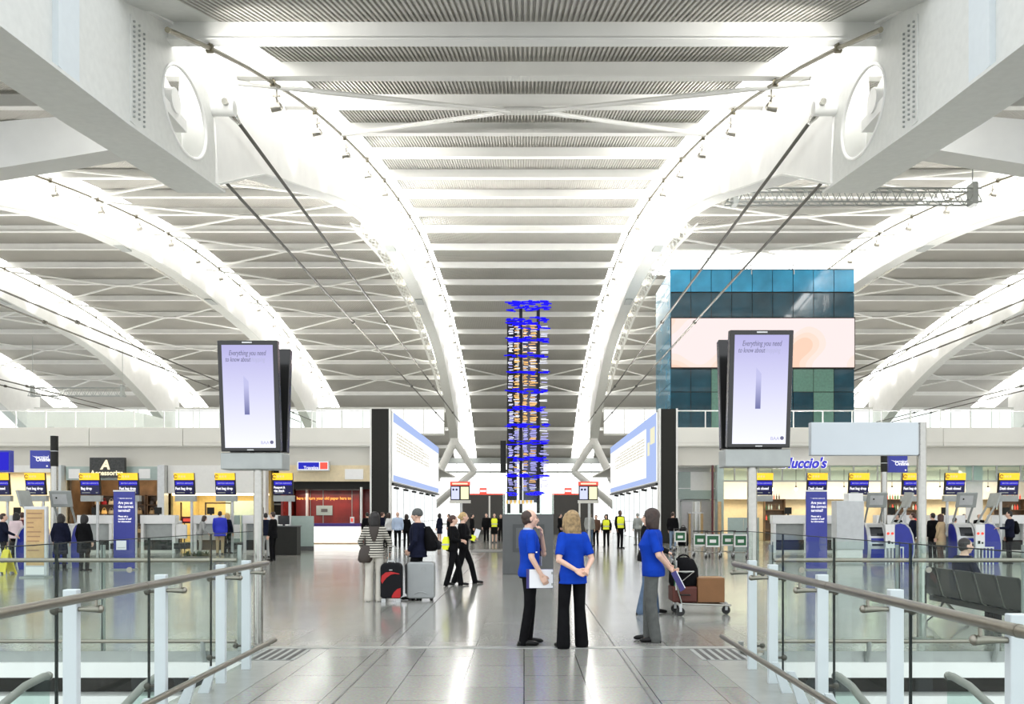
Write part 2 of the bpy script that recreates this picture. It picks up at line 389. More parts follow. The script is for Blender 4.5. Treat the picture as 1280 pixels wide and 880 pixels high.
# corrugated soffit between the rafters, near bays in real ribs
pit = 0.13
def deck_strip(x0, x1, ribbed):
    if ribbed:
        prof = []; n = max(1, round((x1-x0)/pit)); p = (x1-x0)/n
        for k in range(n):
            a = x0 + k*p
            prof += [(a, 0.0), (a+p*0.46, 0.0), (a+p*0.54, 0.075), (a+p*0.92, 0.075)]
        prof.append((x1, 0.0))
    else: prof = [(x0, 0.0), (x1, 0.0)]
    vs = []; fs = []; n = len(prof)
    for Y in segs:
        z = zr(Y)
        vs += [(x, Y, z+dz) for x, dz in prof]
    for i in range(len(segs)-1):
        for k in range(n-1):
            a = i*n+k; fs.append((a, a+1, a+n+1, a+n))
    mb.add(vs, fs)
edges = [-92] + [x for r in RX for x in (r-1.7, r+1.7)] + [92]
for i in range(0, len(edges), 2):
    deck_strip(edges[i], edges[i+1], abs(edges[i]+edges[i+1])/2 < 40)
ceiling = struct(mb.build('ceiling', 'deck'))
for Y in PUR:
    z = zr(Y); mb = MB()
    mb.box(-92, 92, Y-0.05, Y+0.05, z-0.46, z-0.02).box(-92, 92, Y-0.16, Y+0.16, z-0.50, z-0.45)
    struct(mb.build('purlin', 'purlin', ceiling))
# roof covering above the soffit and rooflights so the sky only comes in where the roof lets it
mb = MB(); vs = []; fs = []
for Y in segs: vs += [(-92, Y, zr(Y)+0.45), (92, Y, zr(Y)+0.45)]
for i in range(len(segs)-1): fs.append((2*i, 2*i+1, 2*i+3, 2*i+2))
mb.add(vs, fs); struct(mb.build('roof_cover', 'steel_grey_and_shade', ceiling))
for r in RX:
    for sgn in (-1, 1):
        vs = []; fs = []
        for Y in segs[1:]:
            z = zr(Y)+0.1
            vs += [(r+sgn*0.5, Y, z), (r+sgn*1.68, Y, z)]
        for i in range(len(segs)-2): fs.append((2*i, 2*i+1, 2*i+3, 2*i+2))
        mb = MB(); mb.add(vs, fs)
        struct(mb.build('rooflight', 'rooflight', ceiling))
        z0_, z1_ = zr(18.37), zr(21.1); a_, b_ = r+sgn*0.3, r+sgn*1.72
        mb = MB(); mb.quad((a_, 18.37, z0_), (b_, 18.37, z0_), (b_, 21.1, z1_), (a_, 21.1, z1_)); struct(mb.build('soffit_infill', 'steel_grey_and_shade', ceiling))
def xbrace(cx, cY):
    mb = MB()
    for (dx0, dy0) in ((-1, -1), (1, -1), (-1, 1), (1, 1)):
        x1 = cx + dx0*8.6; y1 = cY + dy0*5.27
        mb.tube([(cx + dx0*0.5, cY, zr(cY)-0.62), (x1, y1, zr(y1)-0.62)], 0.085, 8)
    mb.box(cx-0.7, cx+0.7, cY-0.2, cY+0.2, zr(cY)-0.66, zr(cY)-0.58)
    struct(mb.build('cross_brace', 'purlin', ceiling, smooth=True))
for cY in (31.54, 110.6): xbrace(0, cY)
for cx in (-18, 18):
    for k in range(7): xbrace(cx, 47.35 + 10.54*k)
for cx in (-36, 36, -54, 54):
    for k in range(4): xbrace(cx, 78.97 + 10.54*k)

SIDE = {-63: 'outermost left', -45: 'third left', -27: 'second left', -9: 'central left', 9: 'central right', 27: 'second right', 45: 'third right', 63: 'outermost right'}
def rafter(r):
    nm = SIDE[r]
    inner = 1 if r < 0 else -1
    t = thing('roof_rafter', 'long curved white steel roof arch, the %s one of the hall' % nm, 'roof beam', (r, 0, 0))
    ys = [24.2 + (113.7-24.2)*k/40 for k in range(41)]
    vs = []; fs = []
    for Y in ys:
        e = max(0, 1-(Y-24.2)/14) + max(0, 1-(113.7-Y)/14)*0.6
        wb = 0.42 + 0.16*e; wt = 0.45
        zt = zr(Y)-0.02; zl = zb(Y)
        if Y > 104: zt = zr(Y) - (Y-104)/9.7*1.2
        vs += [(-wt, Y, zt), (wt, Y, zt), (wb, Y, zl+0.06), (-wb, Y, zl+0.06)]
    for i in range(len(ys)-1):
        for k in range(4):
            a = 4*i+k; b = 4*i+(k+1) % 4; fs.append((a, b, b+4, a+4))
    fs += [(0, 1, 2, 3), tuple(4*(len(ys)-1)+k for k in (3, 2, 1, 0))]
    mb = MB(); mb.add(vs, fs); mb.build('girder', 'steel_white', t, smooth=True)
    # bottom flange plate
    vs = []; fs = []
    for Y in ys:
        e = max(0, 1-(Y-24.2)/14) + max(0, 1-(113.7-Y)/14)*0.6
        wb = 0.48 + 0.16*e
        vs += [(-wb, Y, zb(Y)+0.06), (wb, Y, zb(Y)+0.06), (wb, Y, zb(Y)), (-wb, Y, zb(Y))]
    for i in range(len(ys)-1):
        for k in range(4):
            a = 4*i+k; b = 4*i+(k+1) % 4; fs.append((a, b, b+4, a+4))
    fs += [(0, 1, 2, 3), tuple(4*(len(ys)-1)+k for k in (3, 2, 1, 0))]
    mb = MB(); mb.add(vs, fs); mb.build('bottom_flange', 'steel_grey_and_shade', t, smooth=False)  # grey puts the shade of the unlit underside into the colour
    # splice plates beneath the flange
    for Y in (59, 76):
        mb = MB(); mb.box(-0.3, 0.3, Y-0.9, Y+0.9, zb(Y)-0.06, zb(Y)+0.1); mb.build('splice_plate', 'mid_grey', t)
    if abs(r) > 10:
        return t
    # the tail towards the viewer: two webs with a round hole, bottom plate, stiffener, bolted splice
    def web(xo):
        yt = [13.0 + k*0.75 for k in range(12)]
        hole_c, hr = (22.05, EYE+10.05), (1.42, 1.0)
        mbw = MB(); N = 40
        outer = []
        poly = [(13.0, zb(13)), (18.6, zb(18.6)), (24.15, zb(24.15)), (24.15, EYE+9.9), (23.9, EYE+11.2), (21.5, EYE+11.85), (21.0, EYE+11.75), (13.0, EYE+9.2)]
        # ring of quads between the hole and a square, then the rest as polygons
        bm = bmesh.new()
        def far(a):
            d = Vector((math.cos(a), math.sin(a))); best = 1e9
            for i in range(len(poly)):
                p = Vector(poly[i]); q = Vector(poly[(i+1) % len(poly)]); e = q-p
                den = d.x*e.y - d.y*e.x
                if abs(den) < 1e-9: continue
                w = p - Vector(hole_c)
                s = (w.x*e.y - w.y*e.x)/den; u = (w.x*d.y - w.y*d.x)/den
                if s > 0 and -1e-6 <= u <= 1+1e-6: best = min(best, s)
            return Vector(hole_c) + d*best
        angs = sorted([2*PI*k/N for k in range(N)] + [math.atan2(p[1]-hole_c[1], p[0]-hole_c[0]) % (2*PI) for p in poly])
        inn = [(hole_c[0]+hr[0]*math.cos(a), hole_c[1]+hr[1]*math.sin(a)) for a in angs]
        out_ = [tuple(far(a)) for a in angs]
        n = len(angs); vs = []; fs = []
        for d in (xo-0.03, xo+0.03):
            vs += [(d, p[0], p[1]) for p in inn] + [(d, p[0], p[1]) for p in out_]
        for k in range(n):
            j = (k+1) % n
            fs += [(k, j, n+j, n+k), (2*n+k, 3*n+k, 3*n+j, 2*n+j), (k, 2*n+k, 2*n+j, j), (n+k, n+j, 3*n+j, 3*n+k)]
        mbw.add(vs, fs)
        return mbw, hole_c, hr
    mbw, hc, hr = web(inner*0.5)
    mbw.build('tail_web', 'steel_grey_and_shade', t)  # webs and plates greyed to paint in their shade; same paint as the arch
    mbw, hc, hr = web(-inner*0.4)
    mbw.build('tail_web', 'steel_grey_and_shade', t)
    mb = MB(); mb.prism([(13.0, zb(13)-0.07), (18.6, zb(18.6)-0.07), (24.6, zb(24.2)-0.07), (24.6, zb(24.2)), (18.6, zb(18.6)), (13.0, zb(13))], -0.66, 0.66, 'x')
    mb.build('tail_bottom_plate', 'steel_grey_and_shade', t)
    mb = MB(); mb.prism([(13.0, EYE+9.12), (21.0, EYE+11.67), (21.0, EYE+11.75), (13.0, EYE+9.2)], -0.66, 0.66, 'x'); mb.build('tail_top_plate', 'steel_white', t)
    # hole rim
    ring = [(inner*0.52, hc[0]+hr[0]*1.0*math.cos(a), hc[1]+hr[1]*1.0*math.sin(a)) for a in [2*PI*k/40 for k in range(41)]]
    mb = MB(); mb.tube(ring, 0.045, 8, caps=False); mb.build('hole_rim', 'steel_white', t, smooth=True)
    # connection box and bars seen through the hole
    mb = MB()
    mb.box(-0.3, 0.3, 20.6, 22.7, hc[1]-0.2, hc[1]+0.08).cyl((-0.35, 21.9, hc[1]+0.25), (0.35, 21.9, hc[1]+0.25), 0.3, n=16)
    mb.box(-0.1, 0.1, 21.1, 21.25, hc[1]-0.95, hc[1]-0.1)
    mb.build('node_casting', 'steel_white', t, smooth=True)
    # stiffener strip, splice plate with bolts
    mb = MB(); mb.box(inner*0.5, inner*0.64, 15.8, 16.55, zb(16)+0.02, EYE+10.0); mb.build('stiffener', 'post_white', t)
    mb = MB(); mb.box(min(inner*0.53, inner*0.56), max(inner*0.53, inner*0.56), 18.9, 19.65, zb(19)+0.1, EYE+10.75)
    mb.build('splice_plate', 'steel_grey_and_shade', t)
    mb = MB()
    for i in range(3):
        for k in range(20):
            y = 19.02 + 0.25*i; z = zb(19)+0.25 + k*0.108 + (0.05 if i == 1 else 0)
            mb.cyl((inner*0.555, y, z), (inner*0.60, y, z), 0.028, n=6)
    mb.build('bolt_rows', 'mid_grey', t)
    return t
raf = {r: rafter(r) for r in RX}

# tie rods under the arches
def tie(r, off, nm):
    zz = EYE+11.05
    t = thing('tie_rod', nm, 'tie rod', (r+off, 23.95, zz))
    L = 86.0; pts = [(0, 0.75 + (L-0.75)*k/16, -0.28*math.sin(PI*k/16)*0 + 0.5*(k/16)) for k in range(17)]
    mb = MB(); mb.tube(pts, 0.055, 8); mb.build('rod', 'cable', t, smooth=True)
    mb = MB(); mb.tube([(0, 0.15, 0), (0, 0.45, 0.0), (0, 0.95, 0.005)], [0.13, 0.12, 0.05], 12); mb.build('fork_end', 'chrome', t, smooth=True)
    d = -1 if off > 0 else 1
    mb = MB(); mb.cyl((d*0.55, 0, 0), (-d*0.18, 0, 0), 0.2, n=18); mb.build('pin_housing', 'steel_white', t, smooth=True)
    mb = MB(); mb.cyl((0, -0.3, 0.06), (0, 0.25, 0.06), 0.09, n=14); mb.build('pin', 'chrome', t, smooth=True)
    for k in (5, 10, 14):
        y = 0.75+(L-0.75)*k/16; mb = MB(); mb.cyl((0, y-0.12, 0.5*k/16), (0, y+0.12, 0.5*k/16), 0.11, n=10); mb.build('coupler', 'cable', t, smooth=True)
for r in RX:
    if abs(r) > 46: continue
    inn = 1 if r < 0 else -1
    tie(r, inn*0.95, 'dark tie rod along the %s roof arch, on the side nearer mid-hall' % SIDE[r])
    tie(r, -inn*0.95, 'dark tie rod along the %s roof arch, on its outer side' % SIDE[r])

# transverse struts between arch ends
for s, nm in ((-1, 'left'), (1, 'right')):
    t = thing('roof_strut', 'white tapered steel strut behind the holed arch end, upper %s' % nm, 'roof beam', (s*9.6, 25.2, EYE+11.1))
    mb = MB()
    n = 10
    vs = []; fs = []
    for k in range(n+1):
        u = k/n; x = s*u*16.4; zc = -0.05-u*2.0; h = 0.42+0.3*math.sin(PI*min(1, u*0.9)); w = 0.4
        vs += [(x, -w, zc-h), (x, w, zc-h), (x, w, zc+h), (x, -w, zc+h)]
    for i in range(n):
        for k in range(4):
            a = 4*i+k; b = 4*i+(k+1) % 4; fs.append((a, b, b+4, a+4))
    fs += [(0, 1, 2, 3), (4*n+3, 4*n+2, 4*n+1, 4*n)]
    mb.add(vs, fs); mb.build('strut_box', 'steel_white', t, smooth=True)
    mb = MB(); mb.box(min(0, s*1.1), max(0, s*1.1), -0.55, 0.55, -0.75, 0.65); mb.build('end_plate', 'steel_white', t)

# lighting rails and spotlights along the arches
def rail(r, inn):
    ys = [18.5 + 2.635*k for k in range(41)]
    t = thing('lighting_rail', 'thin dark lighting rail hung below the %s roof arch' % SIDE[r], 'lighting rail', (0, 0, 0))
    mb = MB(); mb.tube([(r+inn*1.5, Y, zr(Y)-0.62) for Y in ys], 0.06, 8); mb.build('rail_tube', 'track', t, smooth=True)
    for Y in PUR:
        mb = MB()
        if 18.5 < Y < 112: mb.cyl((r+inn*1.5, Y, zr(Y)-0.62), (r+inn*1.5, Y, zr(Y)-0.48), 0.025, n=6).box(r+inn*1.5-0.08, r+inn*1.5+0.08, Y-0.05, Y+0.05, zr(Y)-0.72, zr(Y)-0.55).build('hanger', 'track', t)
for r in RX[1:-1]:
    rail(r, 1 if r < 0 else -1)
def spot_proto():
    t = thing('spotlight', 'p', 'spotlight')
    mb = MB(); mb.cyl((0, 0, 0), (0, 0, -0.42), 0.03, n=8).box(-0.12, 0.12, -0.03, 0.03, -0.24, -0.19).box(-0.025, 0.025, -0.15, 0.15, -0.32, -0.28)
    mb.build('bracket', 'lamp', t)
    mb = MB(); mb.tube([(0.17, 0, -0.50), (0.12, 0, -0.53), (-0.12, 0, -0.56), (-0.17, 0, -0.565)], [0.07, 0.13, 0.15, 0.15], 14); mb.build('lamp_head', 'lamp', t, smooth=True)
    mb = MB(); mb.cyl((-0.168, 0, -0.5655), (-0.18, 0, -0.567), 0.13, n=14); mb.build('lens', 'lens', t)
    return t
sp0 = spot_proto(); first = True
for r in RX[2:6]:
    inn = 1 if r < 0 else -1
    for k, Y in enumerate(PUR):
        if Y < 24 or Y > 112: continue
        o = sp0 if first else copy_tree(sp0); first = False
        o.location = (r+inn*1.42, Y+0.7, zr(Y+0.7)-0.69); o.rotation_euler = (0, 0, 0 if inn > 0 else PI)
        o['label'] = 'small silver spotlight on the rail of the %s roof arch' % SIDE[r]
        o['group'] = 'spotlights on the %s roof arch' % SIDE[r]
# maintenance trusses with warm lamps on the outer flank of the arches
def truss(r, out, y0, y1):
    t = thing('maintenance_truss', 'slim white lattice truss with warm lamps beside the %s roof arch' % SIDE[r], 'truss', (0, 0, 0))
    mb = MB(); n = int((y1-y0)/1.3)
    P = [(r+out*1.5, y0+(y1-y0)*k/n) for k in range(n+1)]
    for dx, dz in ((-0.35, -1.6), (0.35, -1.6), (0, -2.15)):
        mb.tube([(x+dx, y, zr(y)+dz) for x, y in P], 0.05, 6)
    for k in range(n):
        (x, y), (x2, y2) = P[k], P[k+1]
        a = (x-0.35, y, zr(y)-1.6); b = (x+0.35, y2, zr(y2)-1.6); c = (x, y2, zr(y2)-2.15); d = (x+0.35, y, zr(y)-1.6)
        mb.tube([a, b], 0.03, 5).tube([a, c], 0.03, 5).tube([d, c], 0.03, 5)
    mb.build('lattice', 'steel_grey_and_shade', t)
    for k in range(2, n, 4):
        x, y = P[k]
        b = MB(); b.ball((x-0.45*out, y, zr(y)-1.9), 0.13, 10, 6); b.build('warm_lamp', 'bulb', t, smooth=True)
truss(-9, -1, 55, 112); truss(9, 1, 55, 112); truss(-27, -1, 66, 112); truss(27, 1, 66, 112)
# gantry truss high on the right, a smaller one far left
def gantry(x0, x1, Y, z, h, label):
    t = thing('lattice_gantry', label, 'truss', ((x0+x1)/2, Y, z))
    L = x1-x0; n = int(L/(h*0.9)); mb = MB()
    for dy, dz in ((-0.25, h/2), (0.25, h/2), (-0.25, -h/2), (0.25, -h/2)): mb.tube([(-L/2, dy, dz), (L/2, dy, dz)], 0.045, 6)
    for k in range(n):
        a = -L/2+L*k/n; b = -L/2+L*(k+1)/n; m_ = (a+b)/2
        for dy in (-0.25, 0.25): mb.tube([(a, dy, -h/2), (m_, dy, h/2), (b, dy, -h/2)], 0.03, 5)
        mb.tube([(a, -0.25, h/2), (b, 0.25, h/2)], 0.025, 5).tube([(a, -0.25, -h/2), (b, 0.25, -h/2)], 0.025, 5)
    mb.build('lattice', 'mid_grey', t)
    for x in (-L/2+0.4, L/2-0.3):
        mb = MB(); mb.box(x-0.12, x+0.12, -0.3, 0.3, -h/2-0.1, h/2+0.3).cyl((x, 0, h/2), (x, 0, zr(Y)-z-0.4), 0.03, n=6).build('hanger', 'mid_grey', t)
gantry(9.4, 21.2, 41.0, Z(246, 41), 0.62, 'long grey lattice gantry hung level below the roof, near the upper right')
gantry(-54, -43.5, 96, Z(490, 96), 0.9, 'grey lattice gantry hung below the roof at the far left')

# far legs under the arches
for s, nm in ((-1, 'left'), (1, 'right')):
    t = thing('raking_leg', 'white raking legs at the far end of the central %s roof arch' % nm, 'column', (s*9, 113.7, 0))
    zt = zb(113.7)-0.1
    mb = MB(); mb.tube([(0, 0, zt), (s*5.4, 0.5, 0)], [0.55, 0.45], 14); mb.build('leg', 'steel_white', t, smooth=True)
    mb = MB(); mb.tube([(0, 0, zt), (-s*2.5, 1.5, Z(589, 115))], [0.5, 0.42], 14); mb.build('leg', 'steel_white', t, smooth=True)
    mb = MB(); mb.tube([(-s*2.5, 1.5, Z(589, 115)), (s*6.0, 2.0, 0)], [0.42, 0.5], 14); mb.build('brace', 'steel_white', t, smooth=True)
    mb = MB(); mb.box(-0.5, 0.5, -0.5, 0.6, zt-0.5, zt+0.35); mb.build('node', 'steel_white', t)

# ------------------------------------------------------------------ floors, voids
mb = MB()
BL, BR, EDGE = -3.12, 2.60, 10.62
mb.quad((-70, EDGE, 0), (70, EDGE, 0), (70, 140, 0), (-70, 140, 0))
mb.quad((BL, -6, 0), (BR, -6, 0), (BR, EDGE, 0), (BL, EDGE, 0))
struct(mb.build('floor', 'floor'))
mb = MB(); mb.box(-30, BL, EDGE, EDGE+0.3, -0.13, -0.001).box(BR, 30, EDGE, EDGE+0.3, -0.13, -0.001)
mb.box(BL, BL+0.05, -6, EDGE, -0.5, -0.001).box(BR-0.05, BR, -6, EDGE, -0.5, -0.001)
struct(mb.build('floor_edge', 'mid_grey'))
mb = MB(); mb.box(-30, BL, EDGE-0.06, EDGE+0.3, -0.31, -0.13).box(BR, 30, EDGE-0.06, EDGE+0.3, -0.31, -0.13).box(-30, BL, EDGE-0.02, EDGE+0.3, -1.3, -0.54).box(BR, 30, EDGE-0.02, EDGE+0.3, -1.3, -0.54)
struct(mb.build('trim_1', 'white'))
mb = MB(); mb.box(-30, BL, EDGE+0.25, EDGE+0.4, -0.54, -0.31).box(BR, 30, EDGE+0.25, EDGE+0.4, -0.54, -0.31).box(-30, 30, EDGE+0.4, EDGE+0.6, -6, -1.3)
struct(mb.build('trim_2', 'black'))
mb = MB(); mb.quad((-40, -20, -6), (40, -20, -6), (40, EDGE+0.6, -6), (-40, EDGE+0.6, -6)); struct(mb.build('lower_floor', 'lower'))
# inlaid border strips, movement joint, dark inlay lines
mb = MB(); mb.box(BL, -2.62, -6, EDGE-0.7, 0.0, 0.004).box(2.06, BR, -6, EDGE-0.7, 0.0, 0.004); struct(mb.build('floor_border', mat('plain_stone_border', (0.29, 0.30, 0.28), 0.25, vary=0.05)))
mb = MB(); mb.box(-3.2, 2.7, 10.82, 10.98, 0.0, 0.005); struct(mb.build('floor_joint_cover', mat('aluminium_joint_cover', (0.42, 0.43, 0.41), 0.35, 0.6)))
mb = MB()
for x in (-1.665, 1.135): mb.box(x-0.008, x+0.008, -6, 40, 0.0, 0.003)
struct(mb.build('floor_inlay_line', mat('dark_joint_line', (0.09, 0.09, 0.085), 0.4)))
for s, x0 in ((-1, -3.15), (1, 2.02)):
    mb = MB(); mb.use(0).box(x0, x0+0.55, 9.95, 10.75, 0.001, 0.006); mb.use(1)
    for k in range(5): mb.box(x0+0.05+k*0.1, x0+0.10+k*0.1, 9.97, 10.73, 0.006, 0.009)
    struct(mb.build('floor_grating', ['mid_grey', mat('grating_slot', (0.04, 0.04, 0.038), 0.5)]))

# ------------------------------------------------------------------ balustrades along the bridge
def balustrade(side):
    nm = 'left' if side < 0 else 'right'
    px_, rx_, gx_ = (-2.96, -2.80, -3.06) if side < 0 else (2.43, 2.25, 2.53)
    t = thing('balustrade', 'glass balustrade with steel handrail and white posts along the bridge, %s edge' % nm, 'railing', (px_, 5.0, 0))
    ox, oy = px_, 5.0
    Ys = [9.38, 8.60, 7.18, 5.76, 4.34, 2.92, 1.5]
    for Y in Ys:
        mb = MB(); mb.box(-0.046, 0.046, Y-oy-0.03, Y-oy+0.03, -0.45, 1.16); mb.build('post', 'post_white', t, bevel=0.006)
        # rail bracket
        mb = MB(); d = rx_-ox
        mb.tube([(0.0, Y-oy, 1.03), (d*0.55, Y-oy, 1.03), (d*1.15, Y-oy, 1.03)], [0.016, 0.017, 0.026], 10).ball((d*1.15, Y-oy, 1.03), 0.028, 10, 6).cyl((d, Y-oy, 1.03), (d, Y-oy, 1.11), 0.011, n=8)
        mb.build('rail_bracket', 'rail', t, smooth=True)
        # clamp onto the glass
        mb = MB(); g = gx_-ox
        for z in (1.02, 0.25): mb = MB(); mb.cyl((0, Y-oy, z), (g*1.15, Y-oy, z), 0.012, n=8).ball((g*1.12, Y-oy, z), 0.03, 10, 6).build('glass_clamp', 'cable', t, smooth=True)
    for i in range(len(Ys)-1):
        if i == 0: a, b = Ys[1], Ys[0]+0.55
        else: a, b = Ys[i+1], Ys[i]
        mb = MB(); mb.box(gx_-ox-0.006, gx_-ox+0.006, a-oy+0.008, b-oy-0.008, -0.25, 1.46); p = mb.build('glass_panel', 'glass', t)
        mb = MB(); mb.box(gx_-ox-0.008, gx_-ox+0.008, a-oy-0.008, a-oy+0.008, -0.25, 1.46).box(gx_-ox-0.007, gx_-ox+0.007, a-oy+0.008, b-oy-0.008, 1.455, 1.461); mb.build('glass_edge', 'glass_edge', p)
    d = rx_-ox
    yend = 9.62 if side < 0 else 9.45
    mb = MB(); mb.tube([(d, -1.5-oy, 1.12), (d, yend-oy-0.06, 1.12), (d, yend-oy, 1.12)], [0.031, 0.031, 0.024], 14); mb.build('handrail', 'rail', t, smooth=True)
    mb = MB()
    for Y in (9.0, 6.5, 4.0): mb.cyl((d, Y-oy-0.008, 1.12), (d, Y-oy+0.008, 1.12), 0.033, n=14)
    mb.build('rail_joint', 'rail', t)
    k_ = 0.2 if side < 0 else -0.24
    kz = 0.26 if side < 0 else 0.30
    mb = MB(); mb.tube([(k_, -1.5-oy, kz), (k_, 9.75-oy, kz)], 0.026, 12); mb.build('kick_rail', 'rail', t, smooth=True)
    for i in range(len(Ys)-1):
        for u in (1/3, 2/3):
            if i == 0: continue
            Y = Ys[i+1] + (Ys[i]-Ys[i+1])*u
            mb = MB(); w = k_*0.92
            mb.prism([(0-0.04*side*0-0.05, 0), (0.05, 0), (w*0.5+0.03, kz-0.015), (w*0.5-0.03, kz-0.015)], Y-oy-0.02, Y-oy+0.02, 'y')
            mb.cyl((w*0.5, Y-oy, kz-0.04), (k_, Y-oy, kz), 0.010, n=8)
            mb.build('kick_rail_bracket', 'post_white', t)
    return t
balustrade(-1); balustrade(1)
def far_balustrade(x0, x1, nm):
    Yb = EDGE+0.02; t = thing('balustrade', 'glass balustrade with thin rail beyond the %s floor opening' % nm, 'railing', ((x0+x1)/2, Yb, 0))
    c = (x0+x1)/2; n = max(1, round((x1-x0)/1.65))
    mb = MB(); mb.tube([(x0-c, -0.07, 1.10), (x1-c, -0.07, 1.10)], 0.026, 12); mb.build('handrail', 'rail', t, smooth=True)
    mb = MB(); mb.tube([(x0-c, -0.1, 0.13), (x1-c, -0.1, 0.13)], 0.024, 10); mb.build('kick_rail', 'rail', t, smooth=True)
    for k in range(n+1):
        x = x0-c + (x1-x0)*k/n
        mb = MB(); mb.box(x-0.022, x+0.022, 0.02, 0.06, -0.1, 1.28); mb.build('post', 'mid_grey', t)
        mb = MB(); mb.tube([(x-0.4, -0.02, -0.12), (x-0.4, -0.09, 0.0), (x-0.4, -0.1, 0.13)], 0.03, 8); mb.build('kick_rail_bracket', 'mid_grey', t, smooth=True)
        if k < n:
            x2 = x + (x1-x0)/n
            mb = MB(); mb.box(x+0.01, x2-0.01, -0.006, 0.006, -0.1, 1.32); p = mb.build('glass_panel', 'glass', t)
            mb = MB(); mb.box(x+0.003, x+0.01, -0.008, 0.008, -0.1, 1.32); mb.build('glass_edge', 'glass_edge', p)
            mb = MB(); mb.cyl((x+0.35, -0.02, 0.98), (x+0.35, -0.03, 0.98), 0.035, n=16); mb.build('glass_clamp', 'rail', t)
far_balustrade(-13.4, -3.45, 'left'); far_balustrade(3.0, 12.2, 'right')
# escalator heads in the openings
def escalator(x, nm):
    t = thing('escalator', 'escalator head with rounded handrails in the %s floor opening' % nm, 'escalator', (x, 8.4, 0))
    for dx in (-0.55, 0.55):
        path = [(dx, -6, -3.3), (dx, -2.6, -1.25), (dx, -1.7, -0.62), (dx, -1.1, -0.27), (dx, -0.6, -0.06), (dx, -0.2, 0.05), (dx, 0.12, 0.08), (dx, 0.2, 0.07)]
        mb = MB(); mb.tube(path, 0.038, 12); mb.build('handrail', mat('escalator_rubber', (0.22, 0.225, 0.20), 0.4), t, smooth=True)
        mb = MB(); mb.prism([(p[1], p[2]) for p in path] + [(0.2, -0.75), (-0.4, -1.0), (-2.0, -1.7), (-6, -3.9)], dx-0.015, dx+0.015, 'x'); mb.build('side_panel', 'glass_green_clear', t)
        mb = MB(); mb.ball((dx, 0.2, 0.07), 0.044, 14, 10); mb.build('newel_cap', 'chrome', t, smooth=True)
        mb = MB(); mb.prism([(0.6, -0.45), (0.6, -0.9), (-0.6, -1.1), (-6, -4.3), (-6, -3.85), (-0.5, -0.75)], dx-0.12, dx+0.12, 'x'); mb.build('skirt', 'mid_grey', t)
    mb = MB()
    for k in range(12): mb.box(-0.42, 0.42, -0.5-k*0.4, -0.1-k*0.4, -1.1-k*0.2, -0.72-k*0.2)
    mb.build('steps', 'dark_grey', t)
escalator(-4.1, 'left'); escalator(3.6, 'right')

# ------------------------------------------------------------------ advert totems
def totem(x, Y, nm, sgn):
    t = thing('advert_totem', 'pole with two portrait advert screens back to back, beside the %s bridge rail' % nm, 'advertising screen', (x, Y, 0))
    pole_x = 0.0
    mb = MB(); mb.cyl((0, 0, 0), (0, 0, 2.24), 0.057, n=20); mb.build('pole', 'chrome', t, smooth=True)
    mb = MB(); mb.cyl((0, 0, 0), (0, 0, 0.03), 0.14, n=24); mb.build('base_plate', 'chrome', t, smooth=True)
    bx = (X(320, 11) - X(325, 11))
    cxs = -0.04 if sgn < 0 else 0.03
    mb = MB(); mb.box(cxs-0.38, cxs+0.38, -0.16, 0.2, 2.205, 2.41); mb.build('bracket_box', 'mid_grey', t, bevel=0.012)
    for face in (0, 1):
        s = bpy.data.objects.new('display', None); COL.objects.link(s); s.parent = t
        s.location = (cxs, -0.17 if face == 0 else 0.23, 2.425)
        s.rotation_euler = (R(6.4), 0, 0) if face == 0 else (R(6.4), 0, PI)
        mb = MB(); mb.box(-0.365, 0.365, -0.01, 0.10, 0, 1.345); c = mb.build('casing', 'black_gloss', s, bevel=0.01)
        mb = MB(); mb.box(-0.31, 0.31, -0.016, -0.008, 0.045, 1.29); sc = mb.build('screen', 'ad_screen', s)
        mb = MB(); mb.box(-0.06, 0.06, -0.02, -0.01, 1.312, 1.328).box(-0.04, 0.04, -0.02, -0.01, 0.014, 0.026); mb.build('bezel_badge', 'silver', s)
        text('Everything you need', 0.088, s, (0, -0.02, 1.165), 'letter_grey', align='CENTER', shear=0.25, sx=0.62)
        text('to know about', 0.082, s, (-0.27, -0.02, 1.09), 'letter_grey', align='LEFT', shear=0.25, sx=0.62)
        text('shopping', 0.082, s, (0.03, -0.02, 1.09), 'letter_pale', align='LEFT', shear=0.25, sx=0.62)
        text('BAA', 0.055, s, (0.13, -0.02, 0.09), 'letter_pale', align='LEFT')
        mb = MB(); mb.cyl((0.265, -0.02, 0.113), (0.265, -0.017, 0.113), 0.022, n=16); mb.build('logo', 'letter_grey', s)
        # the narrow object pictured on the advert
        mb = MB(); mb.box(-0.055, 0.005, -0.019, -0.0165, 0.45, 0.85).prism([(-0.055, 0.85), (0.005, 0.85), (-0.055, 0.92)], -0.019, -0.0165, 'y'); mb.build('picture', screen_mat('pictured_bottle', (0.50, 0.50, 0.76), (0.16, 0.17, 0.36), 0.45, 0.8), s)
    return t
totem(-3.32, 11.0, 'left', -1); totem(X(940, 10.4), 10.4, 'right', 1)
